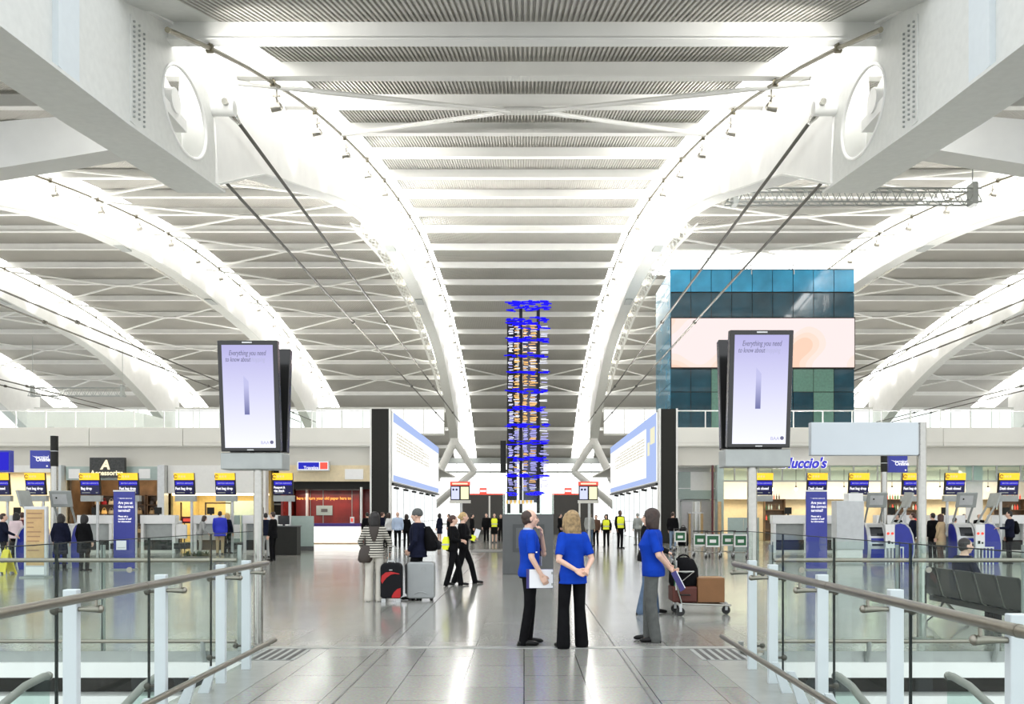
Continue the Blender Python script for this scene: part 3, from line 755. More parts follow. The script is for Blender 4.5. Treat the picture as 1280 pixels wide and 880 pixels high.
# blank grey sign on a pole at the right
t = thing('sign_post', 'blank pale grey sign board on a steel pole beside the seats', 'sign', (X(1152, 11.7), 11.7, 0))
mb = MB(); mb.cyl((0, 0, 0), (0, 0, 2.87), 0.062, n=20); mb.build('pole', 'chrome', t, smooth=True)
mb = MB(); mb.cyl((0, 0, 0), (0, 0, 0.03), 0.15, n=24); mb.build('base_plate', 'chrome', t, smooth=True)
mb = MB(); mb.box(-1.49, -0.06, -0.05, 0.05, 2.43, 2.87); mb.build('sign_board', 'sign_grey', t, bevel=0.01)
mb = MB(); mb.box(-0.08, -0.03, -0.04, 0.04, 2.45, 2.85); mb.build('bracket', 'mid_grey', t)
def cap_pole(px, ptop, pbot, Y, label):
    t = thing('camera_pole', label, 'pole', (X(px, Y), Y, 0))
    zt = Z(ptop, Y); zm = Z(pbot, Y)
    mb = MB(); mb.cyl((0, 0, 0), (0, 0, zm), 0.11, n=16); mb.build('pole', 'chrome', t, smooth=True)
    mb = MB(); mb.cyl((0, 0, zm), (0, 0, zt), 0.115, n=16); mb.build('speaker_column', 'black', t, smooth=True)
    mb = MB(); mb.cyl((0, 0, (zm+zt)/2-0.01), (0, 0, (zm+zt)/2+0.01), 0.12, n=16); mb.build('collar', 'silver', t, smooth=True)
    mb = MB(); mb.cyl((0, 0, 0), (0, 0, 0.03), 0.25, n=20); mb.build('base_plate', 'chrome', t, smooth=True)
cap_pole(68, 545, 583, 28, 'steel pole with a black speaker column on top beside the left kiosks')
cap_pole(1105, 568, 590, 31.5, 'steel pole with a black speaker column on top behind the right kiosks')

# ------------------------------------------------------------------ concourse building: upper floor fascia both sides
YF = 50.0
def fascia(x0, x1, nm, w):
    mb = MB()
    n = max(1, round(abs(x1-x0)/5.0)); dx = (x1-x0)/n
    for k in range(n): mb.box(x0+k*dx+0.015, x0+(k+1)*dx-0.015, YF, YF+0.6, 5.56, 6.55)
    mb.box(x0, x1, YF+0.1, YF+0.6, 5.5, 6.6)
    o = struct(mb.build('wall_%s' % w, 'fascia'))
    mb = MB(); mb.box(x0, x1, YF-0.02, YF+0.02, 5.72, 5.74).box(x0, x1, YF+0.35, YF+0.8, 4.45, 5.56); struct(mb.build('trim', 'fascia2', o))
    mb = MB(); mb.box(x0, x1, YF+0.3, 112, 6.35, 6.5); struct(mb.build('upper_floor', 'fascia2', o))
    mb = MB(); mb.box(x0, x1, YF+0.8, YF+9, 4.4, 4.5); struct(mb.build('soffit', 'white', o))
    # upper guard
    t = thing('upper_balustrade', 'glass guard rail on top of the %s upper floor edge' % nm, 'railing', ((x0+x1)/2, YF+0.35, 6.55)); c = (x0+x1)/2
    mb = MB(); mb.box(x0-c, x1-c, -0.03, 0.03, 1.0, 1.06); mb.build('top_rail', 'white', t)
    n2 = round(abs(x1-x0)/1.7)
    for k in range(n2+1):
        x = x0-c+(x1-x0)*k/n2; MB().box(x-0.03, x+0.03, -0.02, 0.04, 0, 1.0).build('stanchion', 'white', t)
    mb = MB(); mb.box(x0-c, x1-c, -0.006, 0.006, 0.08, 0.98); mb.build('glass_panel', 'glass', t)
fascia(-46, -8.75, 'left', 'left'); fascia(8.7, 44, 'right', 'right')
# things seen above the left fascia: white plant enclosures; glazed strip behind
def glazed(x0, x1, Y, z0, z1, name):
    mb = MB(); mb.box(x0, x1, Y, Y+0.1, z0, z1); o = struct(mb.build(name, 'daylight'))
    mb = MB(); n = max(1, round((x1-x0)/2.6))
    for k in range(n+1):
        x = x0+(x1-x0)*k/n; mb.box(x-0.05, x+0.05, Y-0.08, Y, z0, z1)
    mb.box(x0, x1, Y-0.1, Y, z1-0.1, z1+0.2).box(x0, x1, Y-0.1, Y, z0-0.15, z0+0.1); struct(mb.build('mullions', 'steel_grey_and_shade', o))
glazed(-78, -10.2, 112.5, 11.9, Z(511, 112.5), 'window_1'); glazed(10.2, 78, 112.5, 11.9, Z(511, 112.5), 'window_2')
glazed(-78, 78, 136.2, 0.2, 9.7, 'window_3')
mb = MB(); mb.box(-78, 78, 135.6, 135.9, Z(589, 136)-0.25, Z(589, 136)).box(-78, 78, 135.5, 136.1, 9.5, 10.4); struct(mb.build('trim_3', 'mid_grey'))
# closing walls of the hall
mb = MB(); mb.box(-92, -91.6, 14, 137, -0.1, 23); struct(mb.build('wall_west', 'fascia'))
mb = MB(); mb.box(91.6, 92, 14, 137, -0.1, 23); struct(mb.build('wall_east', 'fascia'))
t = thing('plant_enclosure', 'white boxy plant room standing on the upper floor at the left', 'plant room', (X(100, 62), 62, 6.5))
mb = MB(); w = 80*62/F; mb.prism([(-w*0.83, 0), (w, 0), (w, Z(517, 62)-6.5), (w*0.55, Z(511, 62)-6.5), (-w*0.83, Z(511, 62)-6.5)], 0, 5, 'y'); mb.build('enclosure', 'white', t)
mb = MB(); mb.box(X(64, 62)-X(100, 62)-0.2, X(64, 62)-X(100, 62)+0.25, -0.04, 0, 0.9, 1.3); mb.build('vent', 'mid_grey', t)

# dark end pillars with the lit billboards running away behind them
def pillar(px0, px1, nm, s):
    x0, x1 = X(px0, YF), X(px1, YF)
    t = thing('pillar', 'tall matt black pillar at the %s corner of the central passage' % nm, 'column', ((x0+x1)/2, YF, 0)); h = (x1-x0)/2
    mb = MB(); mb.box(-h, h, 0, 0.6, 0, Z(511, YF)); mb.build('shaft', 'black', t)
    mb = MB()
    for xx in (-h-0.1, h): mb.box(xx, xx+0.1, -0.03, 0.6, 0, Z(511, YF)+0.02)
    mb.build('edge_trim', 'white', t)
    # billboard
    bx = x1+0.12 if s < 0 else x0-0.12
    L = 27.0; z0, z1 = Z(601, YF), Z(514, YF)
    b = thing('billboard', 'long backlit white and pale blue billboard behind the %s black pillar' % nm, 'billboard', (bx, YF+0.4, 0))
    d = 0.06 if s < 0 else -0.06
    mb = MB(); mb.box(min(0, -4*d), max(0, -4*d), 0, L, z0-0.1, z1+0.05); mb.build('casing', 'mid_grey', b)
    mb = MB(); mb.box(min(0, d), max(0, d), 0.1, L-0.1, z0, z1); mb.build('lit_face', emis('billboard_white', (0.98, 0.985, 0.97), 1.0), b)
    mb = MB(); mb.box(d, d*1.2, 0.1, L-0.1, z1-0.55, z1).box(d, d*1.2, 0.1, L-0.1, z0, z0+0.35)
    if s > 0: mb.box(d, d*1.2, 0.1, 4.2, z0, z1)
    mb.build('blue_band', emis('billboard_blue', (0.42, 0.53, 0.86), 0.95), b)
    for row in range(6):
        z = z1-1.15-row*0.2; y0 = 5.0 if s > 0 else 1.2
        mb = MB(); mb.box(d*1.2, d*1.3, y0, y0+(17.5 if row % 3 else 14.0), z, z+0.075); mb.build('text_row', M['dashes'], b)
    if s > 0:
        mb = MB(); mb.box(d*1.2, d*1.4, 0.6, 2.4, z1-1.7, z1-0.75).box(d*1.2, d*1.4, 2.7, 3.6, z1-2.3, z1-1.5); mb.build('photo_patch', emis('billboard_patch', (0.85, 0.82, 0.6), 0.95), b)
    mb = MB(); mb.box(min(-3*d, 2*d), max(-3*d, 2*d), 0, L, z0-0.22, z0-0.1); mb.build('lower_frame', 'black', b)
    # frosted glowing side wall under it
    wx = bx - 0.35*(-s)*-1
    mb = MB(); xa = bx + s*0.25
    n = 9; 
    for k in range(n): mb.box(min(xa, xa+s*0.1), max(xa, xa+s*0.1), YF+1+k*3.0+0.05, YF+1+(k+1)*3.0-0.05, 0.05, z0-0.3)
    o = struct(mb.build('wall_passage_%s' % nm, 'frost'))
    for k in range(n+1):
        mb = MB(); yy = YF+1+k*3.0; mb.box(min(xa-s*0.03, xa+s*0.12), max(xa-s*0.03, xa+s*0.12), yy-0.06, yy+0.06, 0, z0-0.25); struct(mb.build('mullion', 'silver', o))
    mb = MB(); mb.box(min(xa-s*0.03, xa+s*0.1), max(xa-s*0.03, xa+s*0.1), YF+1, YF+28, 1.1, 1.16); struct(mb.build('transom', 'silver', o))
    for k in range(6):
        f = bpy.data.objects.new('track_lamp', None); COL.objects.link(f); f.parent = b; f.location = (0, 1.6+k*4.2, z0-0.42)
        MB().cyl((0, 0, 0.20), (0, 0, 0.08), 0.02, n=6).build('stem', 'black', f); MB().cyl((0.16, -0.1, 0.04), (-0.12, 0.1, 0.08), 0.07, n=10).build('lamp_head', 'black', f, smooth=True)
    mb = MB(); mb.box(min(xa, xa+s*3), max(xa, xa+s*3), 78.5, 78.7, 0, 3.4); struct(mb.build('wall_return', 'frost', o))
pillar(464.5, 486, 'left', -1); pillar(826, 845, 'right', 1)

# dark security screens at the far end of the passage
for (pa, pb, nm) in ((575, 631, 'left'), (690, 742, 'right')):
    Yd = 72; x0, x1 = X(pa, Yd), X(pb, Yd)
    t = thing('security_screen', 'dark brown partition with a pale post, %s of the blue light column' % nm, 'partition', ((x0+x1)/2, Yd, 0)); h = (x1-x0)/2
    mb = MB(); mb.box(-h, h, 0, 0.3, 0, Z(618.5, Yd)); mb.build('panel', mat('dark_brown_panel', (0.028, 0.024, 0.018), 0.4), t)
    mb = MB(); mb.box(0.28*h, 0.28*h+0.14, -0.05, 0, 0.0, Z(620, Yd)); mb.build('mullion', 'fascia2', t)
    mb = MB(); mb.box(-h, h, -0.02, 0.3, Z(618.5, Yd), Z(617, Yd)); mb.build('red_edge', 'red', t)
    sx = X(604 if nm == 'left' else 710, Yd)-(x0+x1)/2
    mb = MB(); mb.box(sx-0.3, sx+0.3, -0.1, 0, Z(617, Yd), Z(610, Yd)); mb.build('red_sign', 'red', t)
    mb = MB(); mb.box(sx-0.25, sx+0.25, -0.11, -0.1, Z(615, Yd), Z(612.5, Yd)); mb.build('sign_text_bar', 'letter_white', t)
# mats on the floor
for k, (px, py) in enumerate(((618, 689), (695, 690))):
    Y = FY(py); mb = MB(); mb.box(X(px, Y)-1.0, X(px, Y)+1.0, Y-1.2, Y+1.6, 0.001, 0.02)
    tag(mb.build('floor_mat', 'dark_grey'), 'dark grey entrance mat on the far floor, %s of the plinth' % ('left' if k == 0 else 'right'), 'mat')
# departure screens with red header
def dep(px, nm):
    Y = 44; t = thing('departure_display', 'twin information screens under a red header, %s of the blue light column' % nm, 'information screen', (X(px, Y), Y, 0))
    z0, z1 = Z(629, Y), Z(602, Y); w = 0.48
    mb = MB(); mb.cyl((0.05, 0.1, 0), (0.05, 0.1, z0), 0.07, n=12); mb.build('post', 'silver', t, smooth=True)
    mb = MB(); mb.box(-w, w, 0, 0.2, z0+0.15, z1-0.2); mb.build('casing', 'black', t)
    mb = MB(); mb.box(-w-0.02, w+0.02, -0.02, 0.22, z1-0.2, z1); mb.build('red_header', 'red', t)
    mb = MB(); mb.box(-w*0.8, w*0.8, -0.03, -0.02, z1-0.14, z1-0.07); mb.build('header_text_bar', 'letter_cream', t)
    mb = MB(); mb.box(-w*0.9, -0.04, -0.01, 0, z0+0.2, z1-0.26); mb.build('screen', emis('lilac_screen', (0.66, 0.7, 1.0), 1.0), t)
    mb = MB(); mb.box(0.04, w*0.9, -0.01, 0, z0+0.2, z1-0.26); mb.build('screen', emis('yellow_screen', (1.0, 0.95, 0.6), 1.0), t)
    mb = MB()
    for xx in (-0.33, -0.17): mb.cyl((xx, -0.02, z1-0.4), (xx, -0.01, z1-0.4), 0.055, n=12)
    mb.build('screen_icon', 'black', t)
    mb = MB(); mb.box(-w-0.04, w+0.04, 0, 0.24, z0, z0+0.15); mb.build('lower_shelf', 'fascia2', t)
dep(575, 'left'); dep(735.5, 'right')

# ------------------------------------------------------------------ the column of small boards with blue light bands
def tower():
    Y = 24.4; cx = X(660, Y)
    t = thing('light_column', 'tall slender column of tiny boards with bright blue light bands, standing on the grey plinth', 'light sculpture', (X(661, Y), Y, 1.68))
    H = Z(377, Y)-1.68
    xs = [X(p, Y)-X(661, Y) for p in (636, 651, 673)]
    for i, x in enumerate(xs):
        top = H-0.1 if i > 0 else Z(398, Y)-1.68
        mb = MB(); mb.box(x-0.045, x+0.045, 0.2, 0.29, 0, top); mb.build('mast', 'black', t)
    mb = MB(); mb.box(X(633.5, Y)-X(661, Y), X(646, Y)-X(661, Y), 0.30, 0.34, 0.3, Z(397, Y)-1.68); mb.build('back_panel', 'black', t)
    mb = MB(); mb.box(X(654, Y)-X(661, Y), X(671, Y)-X(661, Y), 0.30, 0.34, 0.3, Z(405, Y)-1.68); mb.build('back_panel', 'dark_grey', t)
    for (pa, pb, ya, yb) in ((625, 632, 549, 590), (673, 680, 552, 592)):
        mb = MB(); mb.box(X(pa, Y)-X(661, Y), X(pb, Y)-X(661, Y), 0.45, 0.6, Z(yb, Y)-1.68, Z(ya, Y)-1.68); mb.build('speaker_bar', 'black', t)
    mb = MB(); mb.box(X(627, Y)-X(661, Y), X(678, Y)-X(661, Y), 0.48, 0.53, Z(588, Y)-1.68, Z(586, Y)-1.68); mb.build('speaker_arm', 'black', t)
    rnd = random.Random(11)
    bands = [382, 404, 425, 445, 466, 489, 511, 532, 553, 574, 595, 617]
    for i, py in enumerate(bands):
        mb = MB(); z = Z(py, Y)-1.68
        thick = 0.15 if i < 2 else 0.055
        n = 54 if i < 2 else 26
        if i in (4, 5, 3): n = 18
        for k in range(n):
            px = rnd.uniform(635, 684); x = X(px, Y)-X(661, Y); L = rnd.uniform(0.04, 0.13)
            y = rnd.uniform(-0.18, 0.12); dz = rnd.uniform(-thick, thick)
            m4 = Matrix.Translation((x, y, z+dz)) @ Matrix.Rotation(rnd.uniform(-0.3, 0.3), 4, 'Z') @ Matrix.Rotation(rnd.uniform(-0.1, 0.1), 4, 'Y')
            mb.box(-L, L, -0.03, 0.03, -0.012, 0.012, m4)
        mb.build('blue_tier', 'led_blue', t)
    for i in range(len(bands)-1):
        z1 = Z(bands[i]+3, Y)-1.68; z0 = Z(bands[i+1]-3, Y)-1.68
        if i == 0: continue
        lil = i >= 7
        mb = MB(); n = 9
        for c, (pa, pb, mats) in enumerate(((635, 642, (1, 1, 2)), (642, 650, (0, 0, 1)), (653, 660, (0, 1, 0)), (661, 672, (0, 0, 1)), (674, 686, (1, 1, 2)))):
            for k in range(n):
                if rnd.random() < (0.12 if c < 4 else 0.45): continue
                z = z0+(z1-z0)*(k+0.5)/n; w = (X(pb, Y)-X(pa, Y))/2; x = X((pa+pb)/2, Y)-X(661, Y)
                mm = rnd.choice(mats)
                if lil and rnd.random() < 0.7: mm = 2
                mb.use(mm)
                m4 = Matrix.Translation((x+rnd.uniform(-0.02, 0.02), rnd.uniform(-0.12, 0.08), z)) @ Matrix.Rotation(R(rnd.uniform(-20, 20)), 4, 'X') @ Matrix.Rotation(R(rnd.uniform(-6, 6)), 4, 'Y')
                mb.box(-w*rnd.uniform(0.5, 0.95), w*rnd.uniform(0.5, 0.95), -0.004, 0.004, -0.011, 0.011, m4)
        mb.build('board_stack', ['flap_amber', 'flap_white', 'led_lilac'], t)
    mb = MB()
    for k in range(14): mb.use(k % 2).box(-0.62+k*0.055, -0.58+k*0.055, -0.3, -0.28, Z(630, Y)-1.68, Z(625.5, Y)-1.68)
    mb.build('amber_row', ['flap_amber', 'flap_white'], t)
    return t
tower()
Y = 24.2
t = thing('plinth', 'dark grey panelled plinth under the column of blue lights', 'plinth', (X(660, Y), Y, 0))
mb = MB(); mb.box(-0.70, 0.70, 0, 1.4, 0, 1.66); mb.build('plinth_body', 'dark_grey', t, bevel=0.01)
mb = MB(); mb.box(-0.42, 0.45, -0.015, 0, 0.62, 1.38); mb.build('recess_panel', mat('charcoal_panel', (0.06, 0.064, 0.064), 0.4), t)
mb = MB(); mb.box(-0.33, 0.36, -0.02, -0.014, 0.72, 1.28); mb.build('inset_panel', 'dark_grey', t)
t = thing('glass_guard', 'clear glass guard box around the foot of the column on the plinth', 'glass screen', (X(660, Y), Y, 1.66))
for (a, b, c, d) in ((-0.70, 0.72, 0.0, 0.012), (-0.70, 0.72, 1.36, 1.372), (-0.70, -0.688, 0.012, 1.36), (0.708, 0.72, 0.012, 1.36)):
    mb = MB(); mb.box(a, b, c, d, 0, 0.72); mb.build('glass_panel', 'glass', t)

# ------------------------------------------------------------------ blue glass box with LED wall, right
Yb = 68.0; bx0, bx1 = X(838, Yb), X(1068, Yb); bz1 = Z(337, Yb)
t = thing('glass_box', 'large blue glass clad box standing on the right upper floor', 'building', (bx0, Yb, 6.5))
Wb = bx1-bx0; Hb = bz1-6.5; Db = 7.4
mb = MB(); mb.box(0.05, Wb-0.05, 0.08, Db, 0, Hb-0.05); mb.build('core', 'black', t)
rows = [(Z(540, Yb)-6.5 if False else 0.0, Z(490, Yb)-6.5, 'box_teal'), (Z(490, Yb)-6.5, Z(461, Yb)-6.5, 'box_teal'), (Z(397, Yb)-6.5, Z(366, Yb)-6.5, 'box_teal'), (Z(365, Yb)-6.5, Hb, 'box_light')]
ncol = 9
for ri, (za, zb_, mm) in enumerate(rows):
    for k in range(ncol):
        a = Wb*k/ncol; b = Wb*(k+1)/ncol
        m2 = mm
        if ri in (0, 1) and k in (2, 7, 6) and not (ri == 0 and k == 6): m2 = 'box_green'
        mb = MB(); mb.box(a+0.025, b-0.025, 0, 0.06, za+0.03, zb_-0.03); mb.build('glass_pane', m2, t)
nz = 8
for k in range(nz):
    for j in range(2):
        mb = MB(); mb.box(0.0, 0.06, 0.08+Db*j/2+0.02, 0.08+Db*(j+1)/2-0.02, Hb*k/nz+0.02, Hb*(k+1)/nz-0.02); mb.build('glass_pane', 'box_blue', t)
mb = MB(); mb.box(0.0, Wb, 0.0, Db, Hb, Hb+0.06); mb.build('roof_cap', 'dark_grey', t)
mb = MB(); mb.box(0.0, Wb, -0.14, 0.0, Z(461, Yb)-6.5, Z(397, Yb)-6.5); mb.build('screen_frame', 'black', t)
mb = MB(); mb.box(0.06, Wb-0.06, -0.16, -0.14, Z(459.5, Yb)-6.5, Z(398.5, Yb)-6.5); mb.build('led_screen', 'led_wall', t)
for px in (939, 992):
    x = X(px, Yb)-bx0; mb = MB(); mb.tube([(x, 0.3, Hb), (x, 0.1, Hb+0.45), (x, -0.1, Hb+0.5), (x, -0.12, Hb-0.4)], 0.04, 8); mb.tube([(x-0.4, 0.4, Hb), (x, 0.1, Hb+0.42)], 0.03, 6); mb.build('roof_davit', 'silver', t, smooth=True)
mb = MB(); vs = [(11.0, 69.2, zr(69.2)-0.62), (25.3, 69.2, zr(69.2)-0.62), (25.3, 75.5, zr(75.5)-0.62), (11.0, 75.5, zr(75.5)-0.62)]
mb.quad(*vs); struct(mb.build('skylight', 'rooflight', ceiling))

# ------------------------------------------------------------------ shop fronts under the fascias
YS = 50.9
def room(px0, px1, wallm, back, label, zt=4.4, floorm=None):
    x0, x1 = X(px0, YF), X(px1, YF)
    mb = MB(); mb.box(x0, x1, back, back+0.15, 0, zt); o = struct(mb.build('wall_back', wallm), label)
    mb = MB(); mb.box(x0-0.06, x0+0.06, YS, back, 0, zt); struct(mb.build('wall_partition', wallm, o))
    mb = MB(); mb.box(x1-0.06, x1+0.06, YS, back, 0, zt); struct(mb.build('wall_partition', wallm, o))
    return x0, x1
def column(px0, px1, m='white', Y0=YF-0.15, zt=4.45, d=0.6):
    mb = MB(); mb.box(X(px0, YF), X(px1, YF), Y0, Y0+d, 0, zt); return struct(mb.build('trim_column', m))
def bulkhead(px0, px1, pyb, m, Y0=YF+0.3):
    mb = MB(); mb.box(X(px0, YF), X(px1, YF), Y0, Y0+0.3, Z(pyb, YF), 4.46); return struct(mb.build('wall_bulkhead', m))
def shoplight(px, Y, z, m='warm_lamp', w=1.6, label='lit'):
    mb = MB(); mb.box(X(px, YF)-w/2, X(px, YF)+w/2, Y-0.25, Y+0.25, z-0.05, z); o = struct(mb.build('ceiling_lamp_panel', m)); return o
def slight(px, Y, z, w, d, p, col):
    l = bpy.data.lights.new('shop_light', 'AREA'); l.shape = 'RECTANGLE'; l.size = w; l.size_y = d; l.energy = p; l.color = col
    o = bpy.data.objects.new('shop_light', l); COL.objects.link(o); o.location = (X(px, YF), Y, z); return o
# far left cream shop
room(-260, 72, 'cream', 55, None); bulkhead(-260, 72, 590, 'white'); slight(20, 53, 4.2, 4, 3, 220, (1, 0.9, 0.72)); slight(-120, 53, 4.2, 8, 3, 300, (1, 0.9, 0.72))
column(69, 78, 'post_white')
# jewellery and bag shop
room(78, 200, 'brown', 54, None); bulkhead(78, 200, 583, 'fascia2'); column(198, 206.5, 'silver')
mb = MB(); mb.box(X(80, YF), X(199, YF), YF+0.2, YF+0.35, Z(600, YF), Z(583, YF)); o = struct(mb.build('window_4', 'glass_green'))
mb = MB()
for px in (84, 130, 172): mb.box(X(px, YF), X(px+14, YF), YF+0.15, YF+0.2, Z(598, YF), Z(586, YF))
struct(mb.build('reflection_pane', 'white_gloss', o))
slight(110, 52.5, 4.0, 4, 2, 95, (1, 0.72, 0.4)); slight(170, 52.5, 4.0, 4, 2, 95, (1, 0.72, 0.4))
# cream lounge shop
room(207, 332, 'ochre', 55, None); bulkhead(207, 332, 616.5, 'white'); slight(240, 53, 3.0, 3, 2.5, 150, (1, 0.85, 0.55)); slight(300, 53, 3.0, 3, 2.5, 120, (1, 0.85, 0.55))
mb = MB(); mb.box(X(207, YF), X(330, YF), 50.9, 51.0, 2.75, 2.86); struct(mb.build('trim_light_cove', 'warm_lamp'))
for (pa, pb, pt) in ((208, 227, 628), (256, 290, 628)):
    mb = MB(); x0, x1 = X(pa, 52), X(pb, 52); z1 = Z(pt, 52)
    mb.box(x0, x1, 52, 52.08, z1-0.08, z1).box(x0, x0+0.08, 52, 52.08, 0, z1).box(x1-0.08, x1, 52, 52.08, 0, z1)
    struct(mb.build('door_%d' % (1 if pa < 230 else 2), mat('dark_timber', (0.08, 0.05, 0.03), 0.5)))
mb = MB(); mb.box(X(282, 54), X(332, 54), 54, 54.1, 0, Z(626, 54)); struct(mb.build('window_5', 'glass_green'))
mb = MB(); mb.box(X(332, YF), X(347, YF), 51.5, 51.7, 0, 4.4); struct(mb.build('door_3', 'black'))
mb = MB(); mb.box(X(333, YF), X(346, YF), 51.4, 51.5, Z(630, YF)-0.04, Z(630, YF)+0.04); struct(mb.build('trim_door', 'mid_grey'))
column(328, 333, 'white')
# red money-exchange bay
room(347, 463, 'red_wall', 54, None); bulkhead(347, 463, 601.5, 'cream', YF+0.3)
mb = MB(); mb.box(X(347, YF), X(462, YF), YF+0.7, YF+0.9, Z(611, YF), Z(601, YF)); struct(mb.build('wall_band', 'black'))
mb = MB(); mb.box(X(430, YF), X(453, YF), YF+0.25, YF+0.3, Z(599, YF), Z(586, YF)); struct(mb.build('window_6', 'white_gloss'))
column(450, 452, 'white', YF, 3.2, 0.3); column(369, 371, 'white', 52.4, 3.2, 0.3)
slight(405, 52, 2.9, 4.5, 1.5, 55, (1, 0.75, 0.6))
t = thing('red_glass_wall', 'red glass screen with a row of orange lettering behind the lit counter', 'shop wall', (X(408, 53), 53, 0)); c = X(408, 53)
mb = MB(); mb.box(X(370, 53)-c, X(449, 53)-c, 0, 0.08, 0.9, Z(612, 53)); mb.build('panel', 'red_wall', t)
mb = MB()
for px in (388, 404, 440): mb.box(X(px, 53)-c-0.02, X(px, 53)-c+0.02, -0.02, 0, 0.9, Z(612, 53))
mb.box(X(370, 53)-c, X(449, 53)-c, -0.05, 0, Z(612, 53)-0.05, Z(612, 53)+0.05); mb.build('joint_lines', 'mid_grey', t)
text('here to turn your old paper here to', 0.26, t, (X(371, 53)-c, -0.03, Z(624.5, 53)), 'orange_text', sx=0.86)
mb = MB(); mb.box(X(396, 53)-c, X(416, 53)-c, -0.12, -0.02, Z(644, 53), Z(632, 53)); mb.build('wall_screen', 'glass_green', t)
mb = MB(); mb.box(X(402, 53)-c, X(410, 53)-c, -0.14, -0.12, Z(640, 53), Z(636, 53)); mb.build('screen_logo', 'dark_grey', t)
t = thing('exchange_counter', 'white glowing counter with a purple top in front of the red wall', 'counter', (X(422, YF), YF-0.6, 0)); c = X(422, YF)
mb = MB(); mb.box(X(392, YF)-c, X(451, YF)-c, 0, 0.5, 0.05, Z(658, YF)); mb.build('lit_front', 'lit_counter', t)
mb = MB(); mb.box(X(391, YF)-c, X(452, YF)-c, -0.03, 0.6, Z(658, YF), Z(654, YF)); mb.build('counter_top', 'purple', t)
mb = MB(); mb.box(X(391, YF)-c, X(393, YF)-c, -0.05, 0.5, 0, Z(658, YF)).box(X(392, YF)-c, X(451, YF)-c, -0.04, 0.5, 0, 0.06); mb.build('edge_trim', 'wood', t)
def desk_thing(px, Y, z0, label, cat, name, fn):
    t = thing(name, label, cat, (X(px, Y), Y, z0)); fn(t); return t
desk_thing(440, YF-0.3, Z(654, YF), 'small white leaflet holder on the purple counter top', 'leaflet holder', 'leaflet_holder', lambda t: (MB().box(-0.11, 0.11, 0, 0.12, 0, 0.36).build('holder', 'white', t), MB().box(-0.06, 0.06, -0.012, 0, 0.08, 0.28).build('leaflet', 'red', t)))

# signs on the fascia
def sign_box(px0, px1, py0, py1, Y, m, label, cat='sign', name='shop_sign', d=0.25, frame=None):
    x0, x1, z1, z0 = X(px0, Y), X(px1, Y), Z(py0, Y), Z(py1, Y)
    t = thing(name, label, cat, ((x0+x1)/2, Y, z0)); h = (x1-x0)/2; H = z1-z0
    mb = MB(); mb.box(-h, h, 0, d, 0, H); mb.build('sign_box', frame or m, t)
    if frame: mb = MB(); mb.box(-h+0.06, h-0.06, -0.01, 0, 0.06, H-0.06); mb.build('sign_face', m, t)
    return t, h, H
t, h, H = sign_box(112, 155.5, 572, 597, YF-0.35, mat('slate_sign', (0.03, 0.032, 0.03), 0.4, vary=0.6, scale=9), 'black shop sign with cream letters over the left bag shop')
text('A', 0.72, t, (-0.1, -0.02, 0.48), 'letter_cream', align='CENTER', bold=0.03, shear=0.15)
text('Accessorize', 0.38, t, (0, -0.02, 0.14), 'letter_cream', align='CENTER', bold=0.012)
t, h, H = sign_box(371, 411.5, 576, 588.5, YF-0.3, 'letter_white', 'white framed blue and red illuminated sign above the red shop', frame='silver')
mb = MB(); mb.box(-h+0.09, h*0.38, -0.02, -0.01, 0.09, H-0.09); mb.build('blue_panel', emis('sign_blue_panel', (0.03, 0.035, 0.48), 1.0), t)
mb = MB(); mb.box(h*0.44, h-0.09, -0.02, -0.01, 0.09, H-0.09); mb.build('red_panel', emis('sign_red_panel', (0.85, 0.12, 0.09), 1.0), t)
text('Travelex', 0.24, t, (h*0.36, -0.03, 0.1), 'letter_white', align='RIGHT', bold=0.004)
def blue_sign(px0, px1, py0, py1, Y, label):
    t, h, H = sign_box(px0, px1, py0, py1, Y, 'navy', label, d=0.12)
    k = H/0.7
    mb = MB(); mb.prism([(-h*0.78, H*0.70), (-h*0.45, H*0.66), (-h*0.35, H*0.62), (-h*0.4, H*0.58), (-h*0.5, H*0.64)], -0.012, 0, 'y'); mb.build('ribbon_logo', 'letter_white', t)
    text('terminal', 0.15*k, t, (-h*0.36, -0.015, H*0.56), 'letter_white', bold=0.002)
    text('Online', 0.20*k, t, (-h*0.36, -0.015, H*0.40), 'letter_white', bold=0.006)
    mb = MB(); mb.cyl((h*0.78, -0.015, H*0.13), (h*0.78, 0, H*0.13), 0.03*k, n=10); mb.build('dot', 'letter_white', t)
    mb = MB(); mb.cyl((h*0.5, 0.06, 0), (h*0.5, 0.06, -0.5), 0.02, n=8) if False else mb.box(h*0.2, h*1.3, 0.03, 0.09, H*0.3, H*0.36); mb.build('bracket', 'mid_grey', t)
    return t
blue_sign(37.5, 61.5, 563, 585.5, 28.2, 'square navy sign with white ribbon mark on the left camera pole')
blue_sign(1111, 1134.5, 568.5, 590.5, 31.6, 'square navy sign with white ribbon mark on the right camera pole')
t, h, H = sign_box(-14, 13, 563, 590, 29.5, 'scr_blue', 'lit violet and white advert sign cut by the frame at the far left', frame='navy', d=0.2)
# restaurant letters on the right fascia
t = thing('restaurant_sign', 'cobalt blue script letters over the cream restaurant', 'sign', (X(1033, YF), YF+0.2, Z(588, YF)))
text("Carluccio's", 0.80, t, (0.04, -0.05, 0.16), 'letter_white', align='RIGHT', shear=0.28, bold=0.05, sx=0.92, ext=0.02)
text("Carluccio's", 0.80, t, (0.0, -0.09, 0.16), 'letter_blue', align='RIGHT', shear=0.28, bold=0.028, sx=0.92, ext=0.02)
mb = MB(); mb.box(-3.9, 0.1, 0.0, 0.06, 0.25, 0.33); mb.build('mounting_bar', 'fascia2', t)

